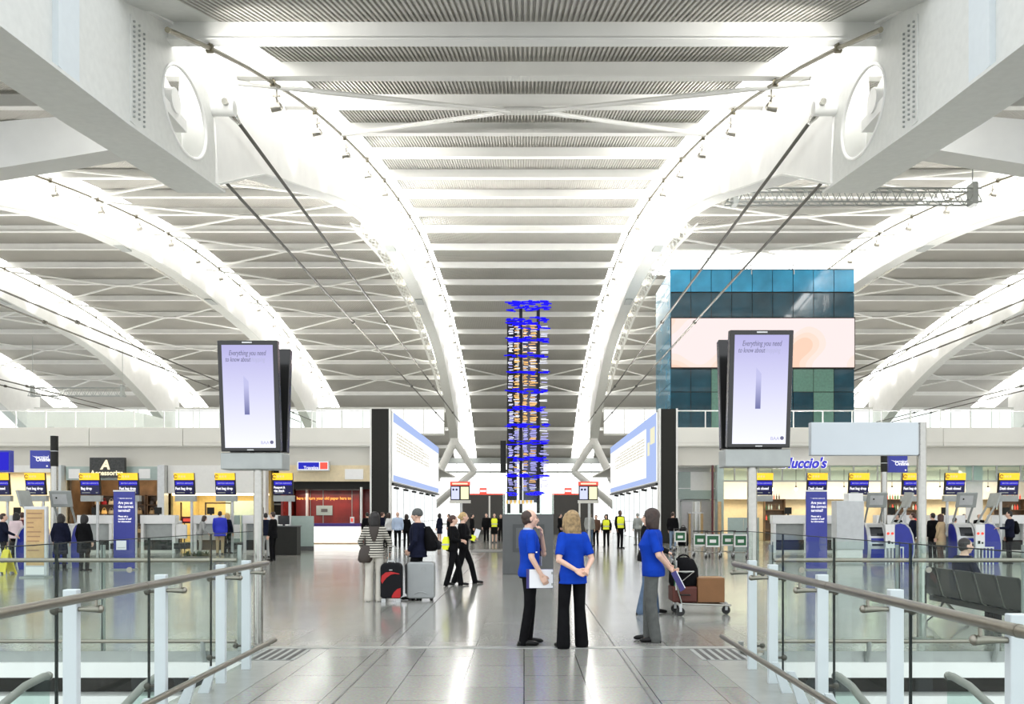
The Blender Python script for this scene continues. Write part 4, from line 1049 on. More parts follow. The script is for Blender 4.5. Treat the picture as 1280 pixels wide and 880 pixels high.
# right side: lift lobby, restaurant
mb = MB(); mb.box(X(846, YF), X(897, YF), 52, 52.2, 0, 4.4); struct(mb.build('wall_lift_lobby', 'white'))
t = thing('lift', 'grey steel lift doors with a frosted glass transom right of the black pillar', 'lift', (X(871, 51.8), 51.8, 0)); c = X(871, 51.8)
for (a, b) in ((852, 870.6), (871.4, 889)):
    mb = MB(); mb.box(X(a, 51.8)-c, X(b, 51.8)-c, 0, 0.1, 0, Z(627, 51.8)); mb.build('lift_door', 'lift', t)
mb = MB(); x0, x1 = X(850.5, 51.8)-c, X(890.5, 51.8)-c; zt = Z(625.5, 51.8)
mb.box(x0, X(852, 51.8)-c, -0.06, 0.1, 0, zt).box(X(889, 51.8)-c, x1, -0.06, 0.1, 0, zt).box(x0, x1, -0.06, 0.1, Z(627, 51.8), zt); mb.build('door_frame', 'mid_grey', t)
mb = MB(); mb.box(X(848, 51.8)-c, X(896, 51.8)-c, -0.02, 0.1, Z(624, 51.8), Z(590, 51.8)); mb.build('transom_glass', 'glass_green', t)
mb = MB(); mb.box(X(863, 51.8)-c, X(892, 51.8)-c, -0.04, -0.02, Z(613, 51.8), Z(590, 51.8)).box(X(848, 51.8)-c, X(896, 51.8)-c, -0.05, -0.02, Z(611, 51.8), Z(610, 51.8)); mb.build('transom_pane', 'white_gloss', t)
Yq = FY(683); t = thing('steel_post', 'brushed steel cylinder standing in front of the lift doors', 'post', (X(871, Yq), Yq, 0))
mb = MB(); mb.cyl((0, 0, 0), (0, 0, Z(627, Yq)), 0.22, n=20); mb.build('cylinder', 'chrome', t, smooth=True)
mb = MB(); mb.cyl((0, 0, 0), (0, 0, 0.06), 0.3, n=20).cyl((0, 0, Z(642, Yq)), (0, 0, Z(640, Yq)), 0.23, n=20); mb.build('collar', 'silver', t, smooth=True)
for k, (a, b) in enumerate(((861, 863.5), (876.5, 879))):
    t = thing('oak_strip_board', 'slim oak panel on the lift door, %s of the steel cylinder' % ('left' if k == 0 else 'right'), 'panel', (X((a+b)/2, 51.6), 51.6, 0)); h = (b-a)/2*51.6/F
    mb = MB(); mb.box(-h, h, 0, 0.1, 0, Z(642, 51.6)); mb.build('board', 'wood', t)
    mb = MB(); mb.box(-h-0.04, h+0.04, 0.02, 0.14, Z(642, 51.6), Z(640.5, 51.6)); mb.build('cap', 'silver', t)
column(896, 904, 'glass_green'); column(890, 892, 'maroon', YF, 4.45, 0.2)
t = thing('oak_board', 'tall oak board standing at the edge of the lift lobby', 'panel', (X(898, YF), YF-0.3, 0)); mb = MB(); mb.box(-0.08, 0.1, 0, 0.1, 0, Z(627, YF)); mb.build('board', 'wood', t); mb = MB(); mb.box(-0.1, 0.12, -0.02, 0.12, 0, 0.08); mb.build('foot', 'mid_grey', t)
room(904, 1400, 'cream', 56, None)
bulk = MB(); bulk.box(X(904, YF), X(1400, YF), YF+0.4, YF+0.5, Z(601, YF), 4.46); o = struct(bulk.build('window_7', 'glass_green_clear'))
mb = MB()
for px in range(920, 1400, 30): mb.box(X(px, YF)-0.04, X(px, YF)+0.04, YF+0.33, YF+0.4, Z(601, YF), 4.46)
mb.box(X(904, YF), X(1400, YF), YF+0.3, YF+0.5, Z(602, YF), Z(600, YF)); struct(mb.build('mullions', 'mid_grey', o))
mb = MB(); mb.box(X(904, YF), X(1400, YF), 55.4, 55.5, 2.6, 4.4); struct(mb.build('wall_upper', 'white'))
for px in (960, 1080, 1180, 1270): slight(px, 52.8, 4.2, 4, 2.5, 230, (1, 0.86, 0.62))
column(1218, 1240, 'white', 51, 4.4, 0.8)
for k in range(10):
    px = 965+k*30; t = thing('pendant_lamp', 'small warm pendant lamp in a row under the restaurant ceiling', 'pendant lamp', (X(px, 52.5), 52.5, 3.15), group='restaurant pendant lamps')
    mb = MB(); mb.ball((0, 0, 0), 0.11, 10, 6); mb.build('bulb', 'bulb', t, smooth=True); mb = MB(); mb.cyl((0, 0, 0.1), (0, 0, 1.2), 0.015, n=6).cyl((0, 0, 0.08), (0, 0, 0.2), 0.05, n=8); mb.build('cord', 'black', t)
# restaurant back shelves with bottles and jars
def shelf(px, Y, w, h, n, label, m='brown'):
    t = thing('shelf_unit', label, 'shelf', (X(px, Y), Y, 0))
    for x in (-w/2, w/2-0.05): mb = MB(); mb.box(x, x+0.05, 0, 0.4, 0, h); mb.build('side_panel', m, t)
    for k in range(n+1): mb = MB(); mb.box(-w/2, w/2, 0, 0.4, h*k/n-0.04 if k else 0, h*k/n if k else 0.04); mb.build('shelf_board', m, t)
    mb = MB(); mb.box(-w/2, w/2, 0.37, 0.4, 0, h); mb.build('back_panel', m, t)
    return t
rb = random.Random(5)
def bottle(mname):
    mb = MB(); mb.tube([(0, 0, 0), (0, 0, 0.19), (0, 0, 0.23), (0, 0, 0.32)], [0.045, 0.045, 0.016, 0.015], 8); return mb.mesh('bottle', M[mname], True)
BM = [bottle(m) for m in ('sign_green', 'bag_brown', 'red', 'glass_green')]
for si, (px, Y, w) in enumerate(((969, 54.6, 1.3), (1130, 54.6, 2.2), (1262, 54.6, 2.0))):
    shelf(px, Y, w, 2.6, 4, 'brown shelf unit of bottles in the restaurant, %s of three' % ('nearest the blue letters', 'the middle', 'farthest right')[si])
    for row in (2, 3, 4):
        for k in range(int(w/0.16)-1):
            if rb.random() < 0.25: continue
            o = bpy.data.objects.new('bottle', rb.choice(BM)); COL.objects.link(o); o.location = (X(px, Y)-w/2+0.15+k*0.16, Y+0.18, 2.6*row/4-0.04+ (0.042 if row < 9 else 0)); tag(o, 'bottle on the %s restaurant shelf unit' % ('first', 'middle', 'right-hand')[si], 'bottle', 'bottles on the %s restaurant shelf' % ('first', 'middle', 'right-hand')[si])
# bag shop goods
def handbag(m, s):
    t = thing('handbag', 'x', 'handbag')
    mb = MB(); mb.loft([(0, 0, 0, 0.16*s, 0.06*s), (0.08*s, 0, 0, 0.18*s, 0.07*s), (0.22*s, 0, 0, 0.13*s, 0.04*s)], 10); mb.build('bag', m, t, smooth=True)
    mb = MB(); mb.tube([(0.1*s*math.cos(a), 0, 0.2*s+0.16*s*math.sin(a)) for a in [PI*k/8 for k in range(9)]], 0.014, 6); mb.build('handle', m, t, smooth=True); return t
hb = [handbag(m, 1.0) for m in ('tan', 'flap_amber', 'bag_brown', 'case_red', 'cream', 'wood')]
used = set()
for si, (px, w) in enumerate(((109.5+21, 1.5), (166, 1.5), (199, 1.5))):
    shelf(px, 52.6, w, 2.8, 5, 'dark display shelf of bags, %s in the bag shop' % ('left', 'middle', 'right')[si])
    for row in range(1, 5):
        for k in range(int(w/0.42)):
            i = rb.randrange(len(hb)); o = hb[i] if i not in used else copy_tree(hb[i]); used.add(i)
            o.location = (X(px, 52.6)-w/2+0.25+k*0.42, 52.75, 2.8*row/5+0.003); tag(o, 'small handbag on the %s display shelf of the bag shop' % ('left', 'middle', 'right')[si], 'handbag', 'handbags on the %s shop shelf' % ('left', 'middle', 'right')[si])
for i in range(len(hb)):
    if i not in used: 
        for ch in list(hb[i].children): bpy.data.objects.remove(ch)
        bpy.data.objects.remove(hb[i])

# ------------------------------------------------------------------ check-in desks and their overhead displays
def checkin_sign(px, msg, where, Y=37.2, lean=1):
    t = thing('check_in_display', 'yellow-topped display reading %s, %s' % (msg.replace('\n', ' '), where), 'sign', (X(px, Y), Y, 0))
    z0, z1 = 2.20, 3.37
    mb = MB(); mb.cyl((0.25*lean, 0.12, 0), (0.25*lean, 0.12, z0+0.1), 0.06, n=10); mb.build('post', 'silver', t, smooth=True)
    mb = MB(); mb.box(-0.42, 0.44, 0, 0.22, z0, z0+0.25); mb.build('bracket', 'mid_grey', t)
    s = bpy.data.objects.new('display', None); COL.objects.link(s); s.parent = t; s.location = (0, 0.0, z0+0.27); s.rotation_euler = (R(7), 0, 0)
    mb = MB(); mb.box(-0.42, 0.42, 0, 0.12, 0, 0.92); mb.build('casing', 'black', s)
    mb = MB(); mb.box(-0.42, 0.42, -0.03, 0.0, 0.64, 0.93); mb.build('yellow_header', 'yellow', s)
    mb = MB(); mb.box(-0.40, 0.40, -0.012, 0.0, 0.03, 0.63); mb.build('screen', 'scr_navy', s)
    mb = MB(); mb.box(-0.36, 0.38, -0.02, -0.012, 0.42, 0.58); mb.build('blue_bar', 'scr_blue', s)
    mb = MB()
    pts = [(-0.34+0.07*math.cos(a), -0.035, 0.785+0.07*math.sin(a)) for a in [2*PI*k/14*0.8+0.5 for k in range(15)]]
    mb.tube(pts, 0.016, 6); mb.build('round_logo', 'box_brown', s)
    mb = MB()
    for k in range(3): mb.box(-0.22+k*0.11, -0.15+k*0.11, -0.034, -0.03, 0.74, 0.83)
    mb.build('header_mark', 'yellow_pale', s)
    text('BRITISH AIRWAYS', 0.085, s, (-0.30, -0.026, 0.47), 'letter_pale')
    lines = msg.split('\n')
    for i, ln in enumerate(lines): text(ln, 0.155 if len(lines) == 1 else 0.13, s, (-0.38, -0.02, (0.23 if len(lines) == 1 else 0.28)-0.14*i), 'letter_white', sx=0.82, bold=0.006)
    mb = MB(); mb.box(-0.34, 0.0, -0.016, -0.012, 0.08, 0.12).box(0.24, 0.32, -0.016, -0.012, 0.08, 0.12); mb.build('small_print', 'mid_grey', s)
    return t
L = [(0, 'Desk closed', 'cut by the frame at the left'), (45, 'Fast bag drop', 'beside the left camera pole'), (113, 'Bag drop', 'left below the black shop sign'), (161, 'Fast bag drop', 'above the left blue banner'), (231, 'Fast bag drop', 'first right of the left blue banner'), (282, 'Fast bag drop', 'left of the left advert totem'), (354, 'Passport &\nvisa check', 'right of the left advert totem')]
for a in L: checkin_sign(*a)
Rr = [(953, 'Desk closed', 'behind the right advert totem'), (1021, 'Desk closed', 'above the right blue banner'), (1073, 'Fast bag drop', 'left of the right camera pole'), (1140, 'Fast bag drop', 'behind the blank sign pole'), (1193, 'Desk closed', 'right of the blank sign pole'), (1260, 'Desk closed', 'at the right edge')]
for a in Rr: checkin_sign(*a, lean=-1)
def checkin_desk(px, where, Y=37.6, w=1.5, gap=True):
    t = thing('check_in_desk', 'white glass-fronted check-in desk %s' % where, 'check-in desk', (X(px, Y), Y, 0))
    mb = MB(); mb.box(-w/2, w/2, 0, 0.45, 1.25, 1.62); mb.build('upper_panel', 'white_gloss', t, bevel=0.01)
    for x in (-w/2+0.02, w/2-0.14): mb = MB(); mb.box(x, x+0.12, 0.02, 0.4, 0, 1.25); mb.build('leg', 'white', t)
    mb = MB(); mb.box(-w/2+0.14, w/2-0.14, 0.2, 0.23, 0.55, 1.25); mb.build('glass_front', 'mid_grey', t)
    mb = MB(); mb.box(-w/2+0.14, w/2-0.14, 0.1, 0.5, 0.12, 0.55); mb.build('base_cabinet', 'black', t)
    mb = MB(); mb.box(-w/2, w/2, 0.05, 0.5, 0, 0.12); mb.build('plinth', 'fascia2', t)
    mb = MB(); mb.box(w/2+0.02, w/2+0.55, -0.2, 1.4, 0.18, 0.42); mb.build('bag_belt', 'black', t)
    mb = MB(); mb.box(w/2+0.06, w/2+0.5, -0.05, 0.05, 0.62, 1.22); mb.build('belt_display', 'white', t)
    mb = MB(); mb.box(-0.2, 0.1, 0.15, 0.2, 1.66, 1.95).box(-0.08, 0.0, 0.17, 0.2, 1.62, 1.68); mb.build('monitor', 'black', t)
    return t
for px, wh in ((20, 'below the left camera pole'), (118, 'behind the two dark-coated women'), (197, 'right of the left blue banner'), (263, 'behind the blue jacket'), (325, 'left of the left totem pole'), (988, 'between the right totem pole and the right blue banner'), (1052, 'right of the right blue banner'), (1118, 'behind the pale cabinet kiosks'), (1185, 'behind the queue'), (1262, 'at the right edge')):
    checkin_desk(px, wh)
# dark podium and green glass wall left of the lit counter
Yp = FY(694); t = thing('podium_desk', 'black boxy podium desk beside the uniformed man', 'desk', (X(352, Yp), Yp, 0))
mb = MB(); mb.box(-0.5, 0.62, 0, 0.6, 0, 1.15); mb.build('body', 'black', t, bevel=0.01); mb = MB(); mb.box(-0.54, 0.66, -0.03, 0.63, 1.15, 1.19); mb.build('desk_top', 'dark_grey', t)
mb = MB(); mb.box(-0.2, 0.25, 0.2, 0.26, 1.25, 1.6).box(-0.02, 0.06, 0.22, 0.3, 1.19, 1.3); mb.build('monitor', 'black_gloss', t)
t = thing('glass_screen', 'pale green glass wall panel between the podium and the lit counter', 'glass screen', (X(375, 40), 40, 0))
mb = MB(); mb.box(-0.65, 0.62, 0, 0.06, 0, Z(645, 40)); mb.build('panel', 'glass_green', t); mb = MB(); mb.box(-0.65, 0.62, -0.02, 0.08, 0, 0.2); mb.build('skirting', 'dark_grey', t)
t = thing('glass_screen', 'pale green glass wall behind the check-in desks, left of the totem pole', 'glass screen', (X(285, 40.5), 40.5, 0))
for k in range(3): mb = MB(); mb.box(-1.7+k*1.15, -0.6+k*1.15, 0, 0.06, 0, Z(644, 40.5)); mb.build('panel', 'glass_green', t)
mb = MB(); mb.box(-1.7, 1.75, -0.02, 0.08, 0, 0.15); mb.build('skirting', 'dark_grey', t)
t = thing('glass_screen', 'pale green glass wall beside the luggage carts', 'glass screen', (X(925, 40), 40, 0))
for k in range(2): mb = MB(); mb.box(-0.55+k*0.72, 0.15+k*0.72, 0, 0.06, 0, Z(647, 40)); mb.build('panel', 'glass_green', t)
mb = MB(); mb.box(0.3, 0.55, -0.04, 0.0, 0, Z(660, 40)); mb.build('dark_slot', 'black', t)
for k, (px, w, m) in enumerate(((222, 0.5, 'left'), (1165, 0.5, 'right'))):
    Yz = 38.6; t = thing('red_notice', 'small red notice strip behind the %s check-in desks' % m, 'sign', (X(230 if k == 0 else 1150, Yz), Yz+1.0, 1.25))
    mb = MB(); mb.box(-0.5, 0.5, 0, 0.08, 0, 0.3); mb.build('board', 'maroon', t); mb = MB(); mb.box(-0.42, 0.3, -0.01, 0, 0.08, 0.22); mb.build('red_face', 'red', t); mb = MB(); mb.box(-0.4, -0.36, 0.02, 0.06, -1.25, 0).box(0.36, 0.4, 0.02, 0.06, -1.25, 0); mb.build('legs', 'black', t)

# blue banners
def banner(px, where):
    Y = 26.2; t = thing('banner_stand', 'tall navy banner asking about the correct terminal, %s' % where, 'banner', (X(px, Y), Y, 0))
    mb = MB(); mb.box(-0.31, 0.31, -0.03, 0.03, 0.04, 2.33); mb.build('panel', 'banner', t)
    mb = MB(); mb.box(-0.32, 0.32, -0.04, 0.04, 2.33, 2.37); mb.build('top_bar', 'white', t)
    mb = MB(); mb.box(-0.33, 0.33, -0.2, 0.2, 0, 0.04); mb.build('base', 'mid_grey', t)
    mb = MB(); mb.prism([(-0.21, 2.145), (-0.13, 2.13), (-0.12, 2.12), (-0.17, 2.135)], -0.034, -0.03, 'y'); mb.build('ribbon_logo', 'letter_white', t)
    text('BRITISH AIRWAYS', 0.045, t, (-0.12, -0.034, 2.11), 'letter_white')
    for i, ln in enumerate(('Are you at', 'the correct', 'terminal?')): text(ln, 0.115, t, (-0.17, -0.034, 1.96-0.115*i), 'letter_white', bold=0.003, sx=0.85)
    for i, ln in enumerate(('Please ask a', 'member of staff', 'for information')): text(ln, 0.072, t, (-0.17, -0.034, 1.57-0.078*i), 'letter_white', bold=0.002, sx=0.85)
banner(155.5, 'left half of the hall'); banner(1020.5, 'right half of the hall')
# small grey notice on the left banner's lower half belongs to a stand in front of it
t = thing('notice_plate', 'small pale grey notice on the far balustrade glass in front of the left banner', 'notice', (X(152, EDGE-0.05), EDGE-0.06, Z(687, EDGE))); mb = MB(); mb.box(-0.06, 0.06, 0, 0.005, 0, 0.11); mb.build('plate', 'silver', t); mb = MB(); mb.box(-0.045, 0.045, -0.002, 0, 0.02, 0.03); mb.build('print', 'mid_grey', t)

# tan poster stand, wet floor sign, grey cabinet, planter
Yq = FY(722); t = thing('poster_stand', 'grey framed stand with a tan poster near the left edge', 'poster stand', (X(45.5, Yq), Yq, 0))
mb = MB(); mb.box(-0.30, 0.30, -0.06, 0.06, 0.04, 1.86); mb.build('frame', 'silver', t, bevel=0.02)
mb = MB(); mb.box(-0.235, 0.235, -0.07, -0.06, 0.32, 1.78); mb.build('poster', 'tan', t)
mb = MB(); mb.box(-0.24, 0.24, -0.07, -0.06, 0.08, 0.28); mb.build('white_panel', 'white', t)
mb = MB(); mb.box(-0.33, 0.33, -0.22, 0.22, 0, 0.04); mb.build('base', 'mid_grey', t)
mb = MB(); rb2 = random.Random(2)
for k in range(9): mb.box(-0.2, -0.2+rb2.uniform(0.15, 0.4), -0.073, -0.07, 1.66-k*0.12, 1.69-k*0.12)
mb.build('printed_pattern', mat('poster_print', (0.35, 0.20, 0.10), 0.5), t)
Yq = 24.4; t = thing('wet_floor_sign', 'yellow folding wet floor sign at the left edge', 'floor sign', (X(8, Yq), Yq, 0), rz=R(-25))
for s in (-1, 1):
    mb = MB(); m4 = Matrix.Rotation(R(14*s), 4, 'X')
    mb.prism([(-0.17, 0.12), (-0.20, 0), (-0.13, 0), (-0.10, 0.06), (0.10, 0.06), (0.13, 0), (0.20, 0), (0.17, 0.12), (0.13, 0.66), (0.08, 0.7), (-0.08, 0.7), (-0.13, 0.66)], -0.012, 0.012, 'y')
    mb.v = [tuple(m4 @ (Vector(v)-Vector((0, 0, 0.7))) + Vector((0, 0, 0.68))) for v in mb.v]; mb.build('panel', 'yellow_plastic', t)
mb = MB(); mb.prism([(-0.06, 0.32), (0.06, 0.32), (0, 0.44)], -0.128, -0.118, 'y'); mb.build('warning_mark', 'black', t)
mb = MB(); mb.tube([(-0.06, 0, 0.69), (-0.05, 0, 0.76), (0.05, 0, 0.76), (0.06, 0, 0.69)], 0.014, 8); mb.build('handle', 'yellow_plastic', t, smooth=True)
Yq = FY(706); t = thing('grey_cabinet', 'tall plain pale grey cabinet right of the right blue banner', 'cabinet', (X(1063, Yq), Yq, 0))
mb = MB(); mb.box(-0.45, 0.45, 0, 0.5, 0.5, Z(626, Yq)); mb.build('body', mat('pale_grey_panel', (0.56, 0.58, 0.58), 0.35), t, bevel=0.015)
mb = MB(); mb.box(-0.42, 0.42, 0.04, 0.48, 0.06, 0.5); mb.build('lower_shelf', 'white', t); mb = MB(); mb.box(-0.45, 0.45, 0, 0.5, 0, 0.06); mb.build('plinth', 'mid_grey', t)
mb = MB(); mb.box(-0.05, 0.42, 0.02, 0.48, Z(626, Yq), Z(626, Yq)+0.25); mb.build('top_box', 'white', t)
Yq = FY(701); t = thing('planter', 'low dark planter with a leafy green plant in front of the check-in desks', 'plant', (X(246, Yq), Yq, 0))
mb = MB(); mb.box(-0.45, 0.45, -0.15, 0.15, 0, 0.16); mb.build('trough', 'dark_grey', t)
mb = MB(); rb3 = random.Random(4)
for k in range(150):
    a = rb3.uniform(0, 2*PI); x = rb3.uniform(-0.42, 0.42); L_ = rb3.uniform(0.12, 0.3); e = rb3.uniform(0.3, 1.2)
    d = Vector((math.cos(a)*math.cos(e), math.sin(a)*math.cos(e)*0.6, math.sin(e))); p = Vector((x, 0, 0.15)); s_ = d.cross(Vector((0, 0, 1))).normalized()*0.03
    q = p+d*L_; mid = p+d*L_*0.5
    mb.add([p, mid+s_, q, mid-s_, mid+Vector((0, 0, 0.012))], [(0, 1, 4), (1, 2, 4), (2, 3, 4), (3, 0, 4)])
o = mb.build('foliage', 'leaf', t)

# self-service kiosks
def kiosk_proto():
    t = thing('check_in_kiosk', 'k', 'kiosk')
    prof = [(-0.26, 0.0), (-0.34, 0.35), (-0.35, 0.65), (-0.30, 0.95), (-0.20, 1.18), (-0.06, 1.32), (0.10, 1.36), (0.26, 1.33), (0.30, 1.2), (0.30, 0.0)]
    for s in (-1, 1):
        mb = MB(); mb.prism([(y*0.97, z*0.985) for y, z in prof], s*0.31-0.03, s*0.31+0.03, 'x'); mb.build('blue_side', 'kiosk_blue', t)
    mb = MB(); mb.prism(prof, -0.28, 0.28, 'x'); mb.build('silver_body', 'silver', t, bevel=0.015)
    for s in (-1, 1):
        pts = [(s*0.31, y-0.012, z) for y, z in prof[:7]]
        mb = MB(); mb.tube(pts, 0.035, 8); mb.build('silver_edge', 'silver', t, smooth=True)
    def onface(z0, z1, w, m, nm, off=0.012):
        def yy(z):
            for (a, b) in zip(prof[:6], prof[1:7]):
                if a[1] <= z <= b[1]: return a[0]+(b[0]-a[0])*(z-a[1])/(b[1]-a[1])
        n = 5; vs = []; fs = []
        for k in range(n+1):
            z = z0+(z1-z0)*k/n; y = yy(z)-off; vs += [(-w, y, z), (w, y, z), (w, y+0.04, z), (-w, y+0.04, z)]
        for i in range(n):
            for k in range(4): fs.append((4*i+k, 4*i+(k+1) % 4, 4*i+4+(k+1) % 4, 4*i+4+k))
        fs += [(3, 2, 1, 0), tuple(4*n+k for k in range(4))]
        mb = MB(); mb.add(vs, fs); mb.build(nm, m, t)
    onface(0.93, 1.22, 0.21, 'screen_dark', 'screen'); onface(0.73, 0.86, 0.21, 'kiosk_blue', 'card_panel'); onface(0.60, 0.67, 0.19, 'black', 'printer_slot'); onface(0.12, 0.50, 0.22, 'kiosk_blue', 'lower_panel')
    for s in (-1, 1): mb = MB(); mb.tube([(s*0.24, 0.18, 1.3), (s*0.25, 0.02, 1.6), (s*0.26, -0.18, 1.92)], 0.035, 8); mb.build('arm', 'mid_grey', t, smooth=True)
    mb = MB(); m4 = Matrix.Translation((0, -0.2, 1.88)) @ Matrix.Rotation(R(16), 4, 'X'); mb.box(-0.34, 0.34, -0.03, 0.03, 0, 0.52, m4); mb.build('header_panel', 'mid_grey', t, bevel=0.02)
    mb = MB(); mb.box(-0.24, 0.2, -0.036, -0.03, 0.1, 0.42, m4); mb.build('header_notice', 'silver', t)
    mb = MB(); mb.use(0).cyl(m4 @ Vector((-0.12, -0.04, 0.3)), m4 @ Vector((-0.12, -0.034, 0.3)), 0.03, n=10); mb.build('notice_icon', 'black', t)
    mb = MB(); mb.box(-0.33, 0.33, -0.3, 0.33, 0, 0.03); mb.build('base_plate', 'mid_grey', t)
    return t
k0 = kiosk_proto()
KS = [(1092, 29.6, 0, 'blue and silver kiosk facing the camera, left pair by the pale cabinet'), (1124, 29.9, 90, 'blue and silver kiosk seen side-on, left pair beside the blank sign pole'), (1203, 29.6, 0, 'blue and silver kiosk facing the camera, right pair behind the seats'), (1232, 29.9, 90, 'blue and silver kiosk seen side-on, beside the backpack wearer'), (82, 27.4, 0, 'blue and silver kiosk in front of the two dark-coated women'), (42, 26.6, -90, 'blue and silver kiosk seen side-on, behind the tan poster stand')]
for i, (px, Y, a, lab) in enumerate(KS):
    o = k0 if i == 0 else copy_tree(k0); o.location = (X(px, Y), Y, 0); o.rotation_euler = (0, 0, R(a)); tag(o, lab, 'kiosk', 'self-service kiosks')
for px, nm in ((1112.5, 'left'), (1225, 'right')):
    Y = 29.0; t = thing('notice_barrier', 'white notice panel on a low barred barrier between the %s pair of kiosks' % nm, 'barrier', (X(px, Y), Y, 0))
    mb = MB(); mb.box(-0.15, 0.15, -0.02, 0.02, 0.58, 1.32); mb.build('notice_panel', 'white', t)
    mb = MB()
    for x in (-0.07, 0.07): mb.cyl((x, -0.028, 1.02), (x, -0.02, 1.02), 0.045, n=12)
    mb.build('red_dots', 'red', t)
    mb = MB(); mb.box(-0.08, 0.0, -0.025, -0.02, 0.68, 0.78).box(0.04, 0.1, -0.025, -0.02, 0.68, 0.74); mb.build('black_pictogram', 'black', t)
    mb = MB(); mb.box(-0.16, 0.45, -0.03, 0.03, 0.54, 0.58)
    mb.build('barrier_rail', 'white', t)
    for k in range(6): mb = MB(); mb.cyl((-0.14+k*0.115, 0, 0), (-0.14+k*0.115, 0, 0.55), 0.02, n=8); mb.build('bar', 'white', t)

# beam seating
t = thing('beam_seating', 'row of black beam seats behind the right balustrade', 'seating', (6.38, 13.1, 0), rz=R(-90))
mb = MB(); mb.box(-0.62, 2.35, -0.06, 0.06, 0.32, 0.40); mb.build('beam', 'black', t)
for k in range(5):
    x = -0.32+k*0.56
    mb = MB(); mb.prism([(-0.12, 0.44), (0.0, 0.40), (0.42, 0.43), (0.44, 0.46), (0.0, 0.44), (-0.10, 0.47)], x-0.245, x+0.245, 'x'); mb.build('seat', 'seat', t, bevel=0.008)
    mb = MB(); mb.prism([(-0.09, 0.44), (-0.22, 0.86), (-0.255, 0.86), (-0.13, 0.43)], x-0.245, x+0.245, 'x'); mb.build('backrest', 'seat', t, bevel=0.01)
for k in range(6):
    x = -0.6+k*0.56
    mb = MB(); mb.tube([(x, -0.22, 0.84), (x, -0.12, 0.45), (x, 0.0, 0.36), (x, 0.3, 0.46), (x, 0.34, 0.62), (x, 0.1, 0.66), (x, -0.12, 0.63)], 0.016, 8); mb.build('arm_frame', 'chrome', t, smooth=True)
for x in (-0.25, 1.9):
    for s in (-1, 1):
        mb = MB(); mb.tube([(x, 0, 0.34), (x+0.05, s*0.2, 0.12), (x+0.08, s*0.33, 0.03)], 0.02, 8).cyl((x+0.08, s*0.33, 0), (x+0.08, s*0.33, 0.03), 0.035, n=10); mb.build('leg', 'chrome', t, smooth=True)

# luggage carts
def cart_proto():
    t = thing('luggage_cart', 'c', 'luggage cart')
    mb = MB()
    for s in (-1, 1): mb.tube([(s*0.28, -0.42, 1.0), (s*0.28, -0.36, 0.4), (s*0.27, -0.30, 0.2), (s*0.22, 0.5, 0.17)], 0.018, 8)
    mb.tube([(-0.22, 0.5, 0.17), (0.22, 0.5, 0.17)], 0.018, 8).tube([(-0.27, -0.30, 0.2), (0.27, -0.30, 0.2)], 0.016, 8).tube([(-0.28, -0.38, 0.6), (0.28, -0.38, 0.6)], 0.014, 8)
    for k in range(5): mb.tube([(-0.2+k*0.1, -0.3, 0.2), (-0.18+k*0.09, 0.5, 0.17)], 0.01, 6)
    mb.build('frame', 'chrome', t, smooth=True)
    mb = MB(); mb.tube([(-0.3, -0.43, 1.0), (0.3, -0.43, 1.0)], 0.024, 10); mb.build('handle', 'rubber', t, smooth=True)
    mb = MB(); mb.box(-0.26, 0.26, -0.395, -0.375, 0.42, 0.9); mb.build('advert_panel', 'white', t)
    mb = MB(); mb.box(-0.21, 0.21, -0.40, -0.395, 0.48, 0.84); mb.build('green_advert', 'sign_green', t)
    mb = MB(); mb.box(-0.12, 0.12, -0.404, -0.40, 0.58, 0.7); mb.build('advert_mark', 'white', t)
    mb = MB(); mb.tube([(-0.25, -0.36, 0.72), (-0.25, -0.1, 0.72), (0.25, -0.1, 0.72), (0.25, -0.36, 0.72)], 0.012, 6).tube([(-0.25, -0.1, 0.72), (-0.23, -0.3, 0.55)], 0.01, 6).tube([(0.25, -0.1, 0.72), (0.23, -0.3, 0.55)], 0.01, 6); mb.build('top_basket', 'chrome', t, smooth=True)
    for (x, y) in ((-0.26, -0.32), (0.26, -0.32), (0, 0.48)):
        mb = MB(); mb.cyl((x-0.02, y, 0.07), (x+0.02, y, 0.07), 0.07, n=14); w = mb.build('wheel', 'rubber', t, smooth=True)
        mb = MB(); mb.box(x-0.035, x+0.035, y-0.02, y+0.02, 0.07, 0.2); mb.build('wheel_fork', 'silver', t)
    return t
c0 = cart_proto()
CS = [(872, 34.6, 4, 'luggage cart with green advert, leftmost of the parked row before the lift'), (889, 33.6, -3, 'luggage cart with green advert, second of the parked row'), (906, 34.8, 5, 'luggage cart, third of the parked row, by the glass wall'), (921, 33.6, 8, 'luggage cart, rightmost of the parked row'), (848, 39.8, 2, 'luggage cart with a black bag beside the right black pillar')]
for i, (px, Y, a, lab) in enumerate(CS):
    o = c0 if i == 0 else copy_tree(c0); o.location = (X(px, Y), Y, 0); o.rotation_euler = (0, 0, R(a)); tag(o, lab, 'luggage cart', 'luggage carts')
o = copy_tree(c0); o.location = (2.86, 14.55, 0); o.rotation_euler = (0, 0, R(-90)); tag(o, 'luggage cart loaded with a carton and black bag behind the dark-haired woman', 'luggage cart', 'luggage carts')
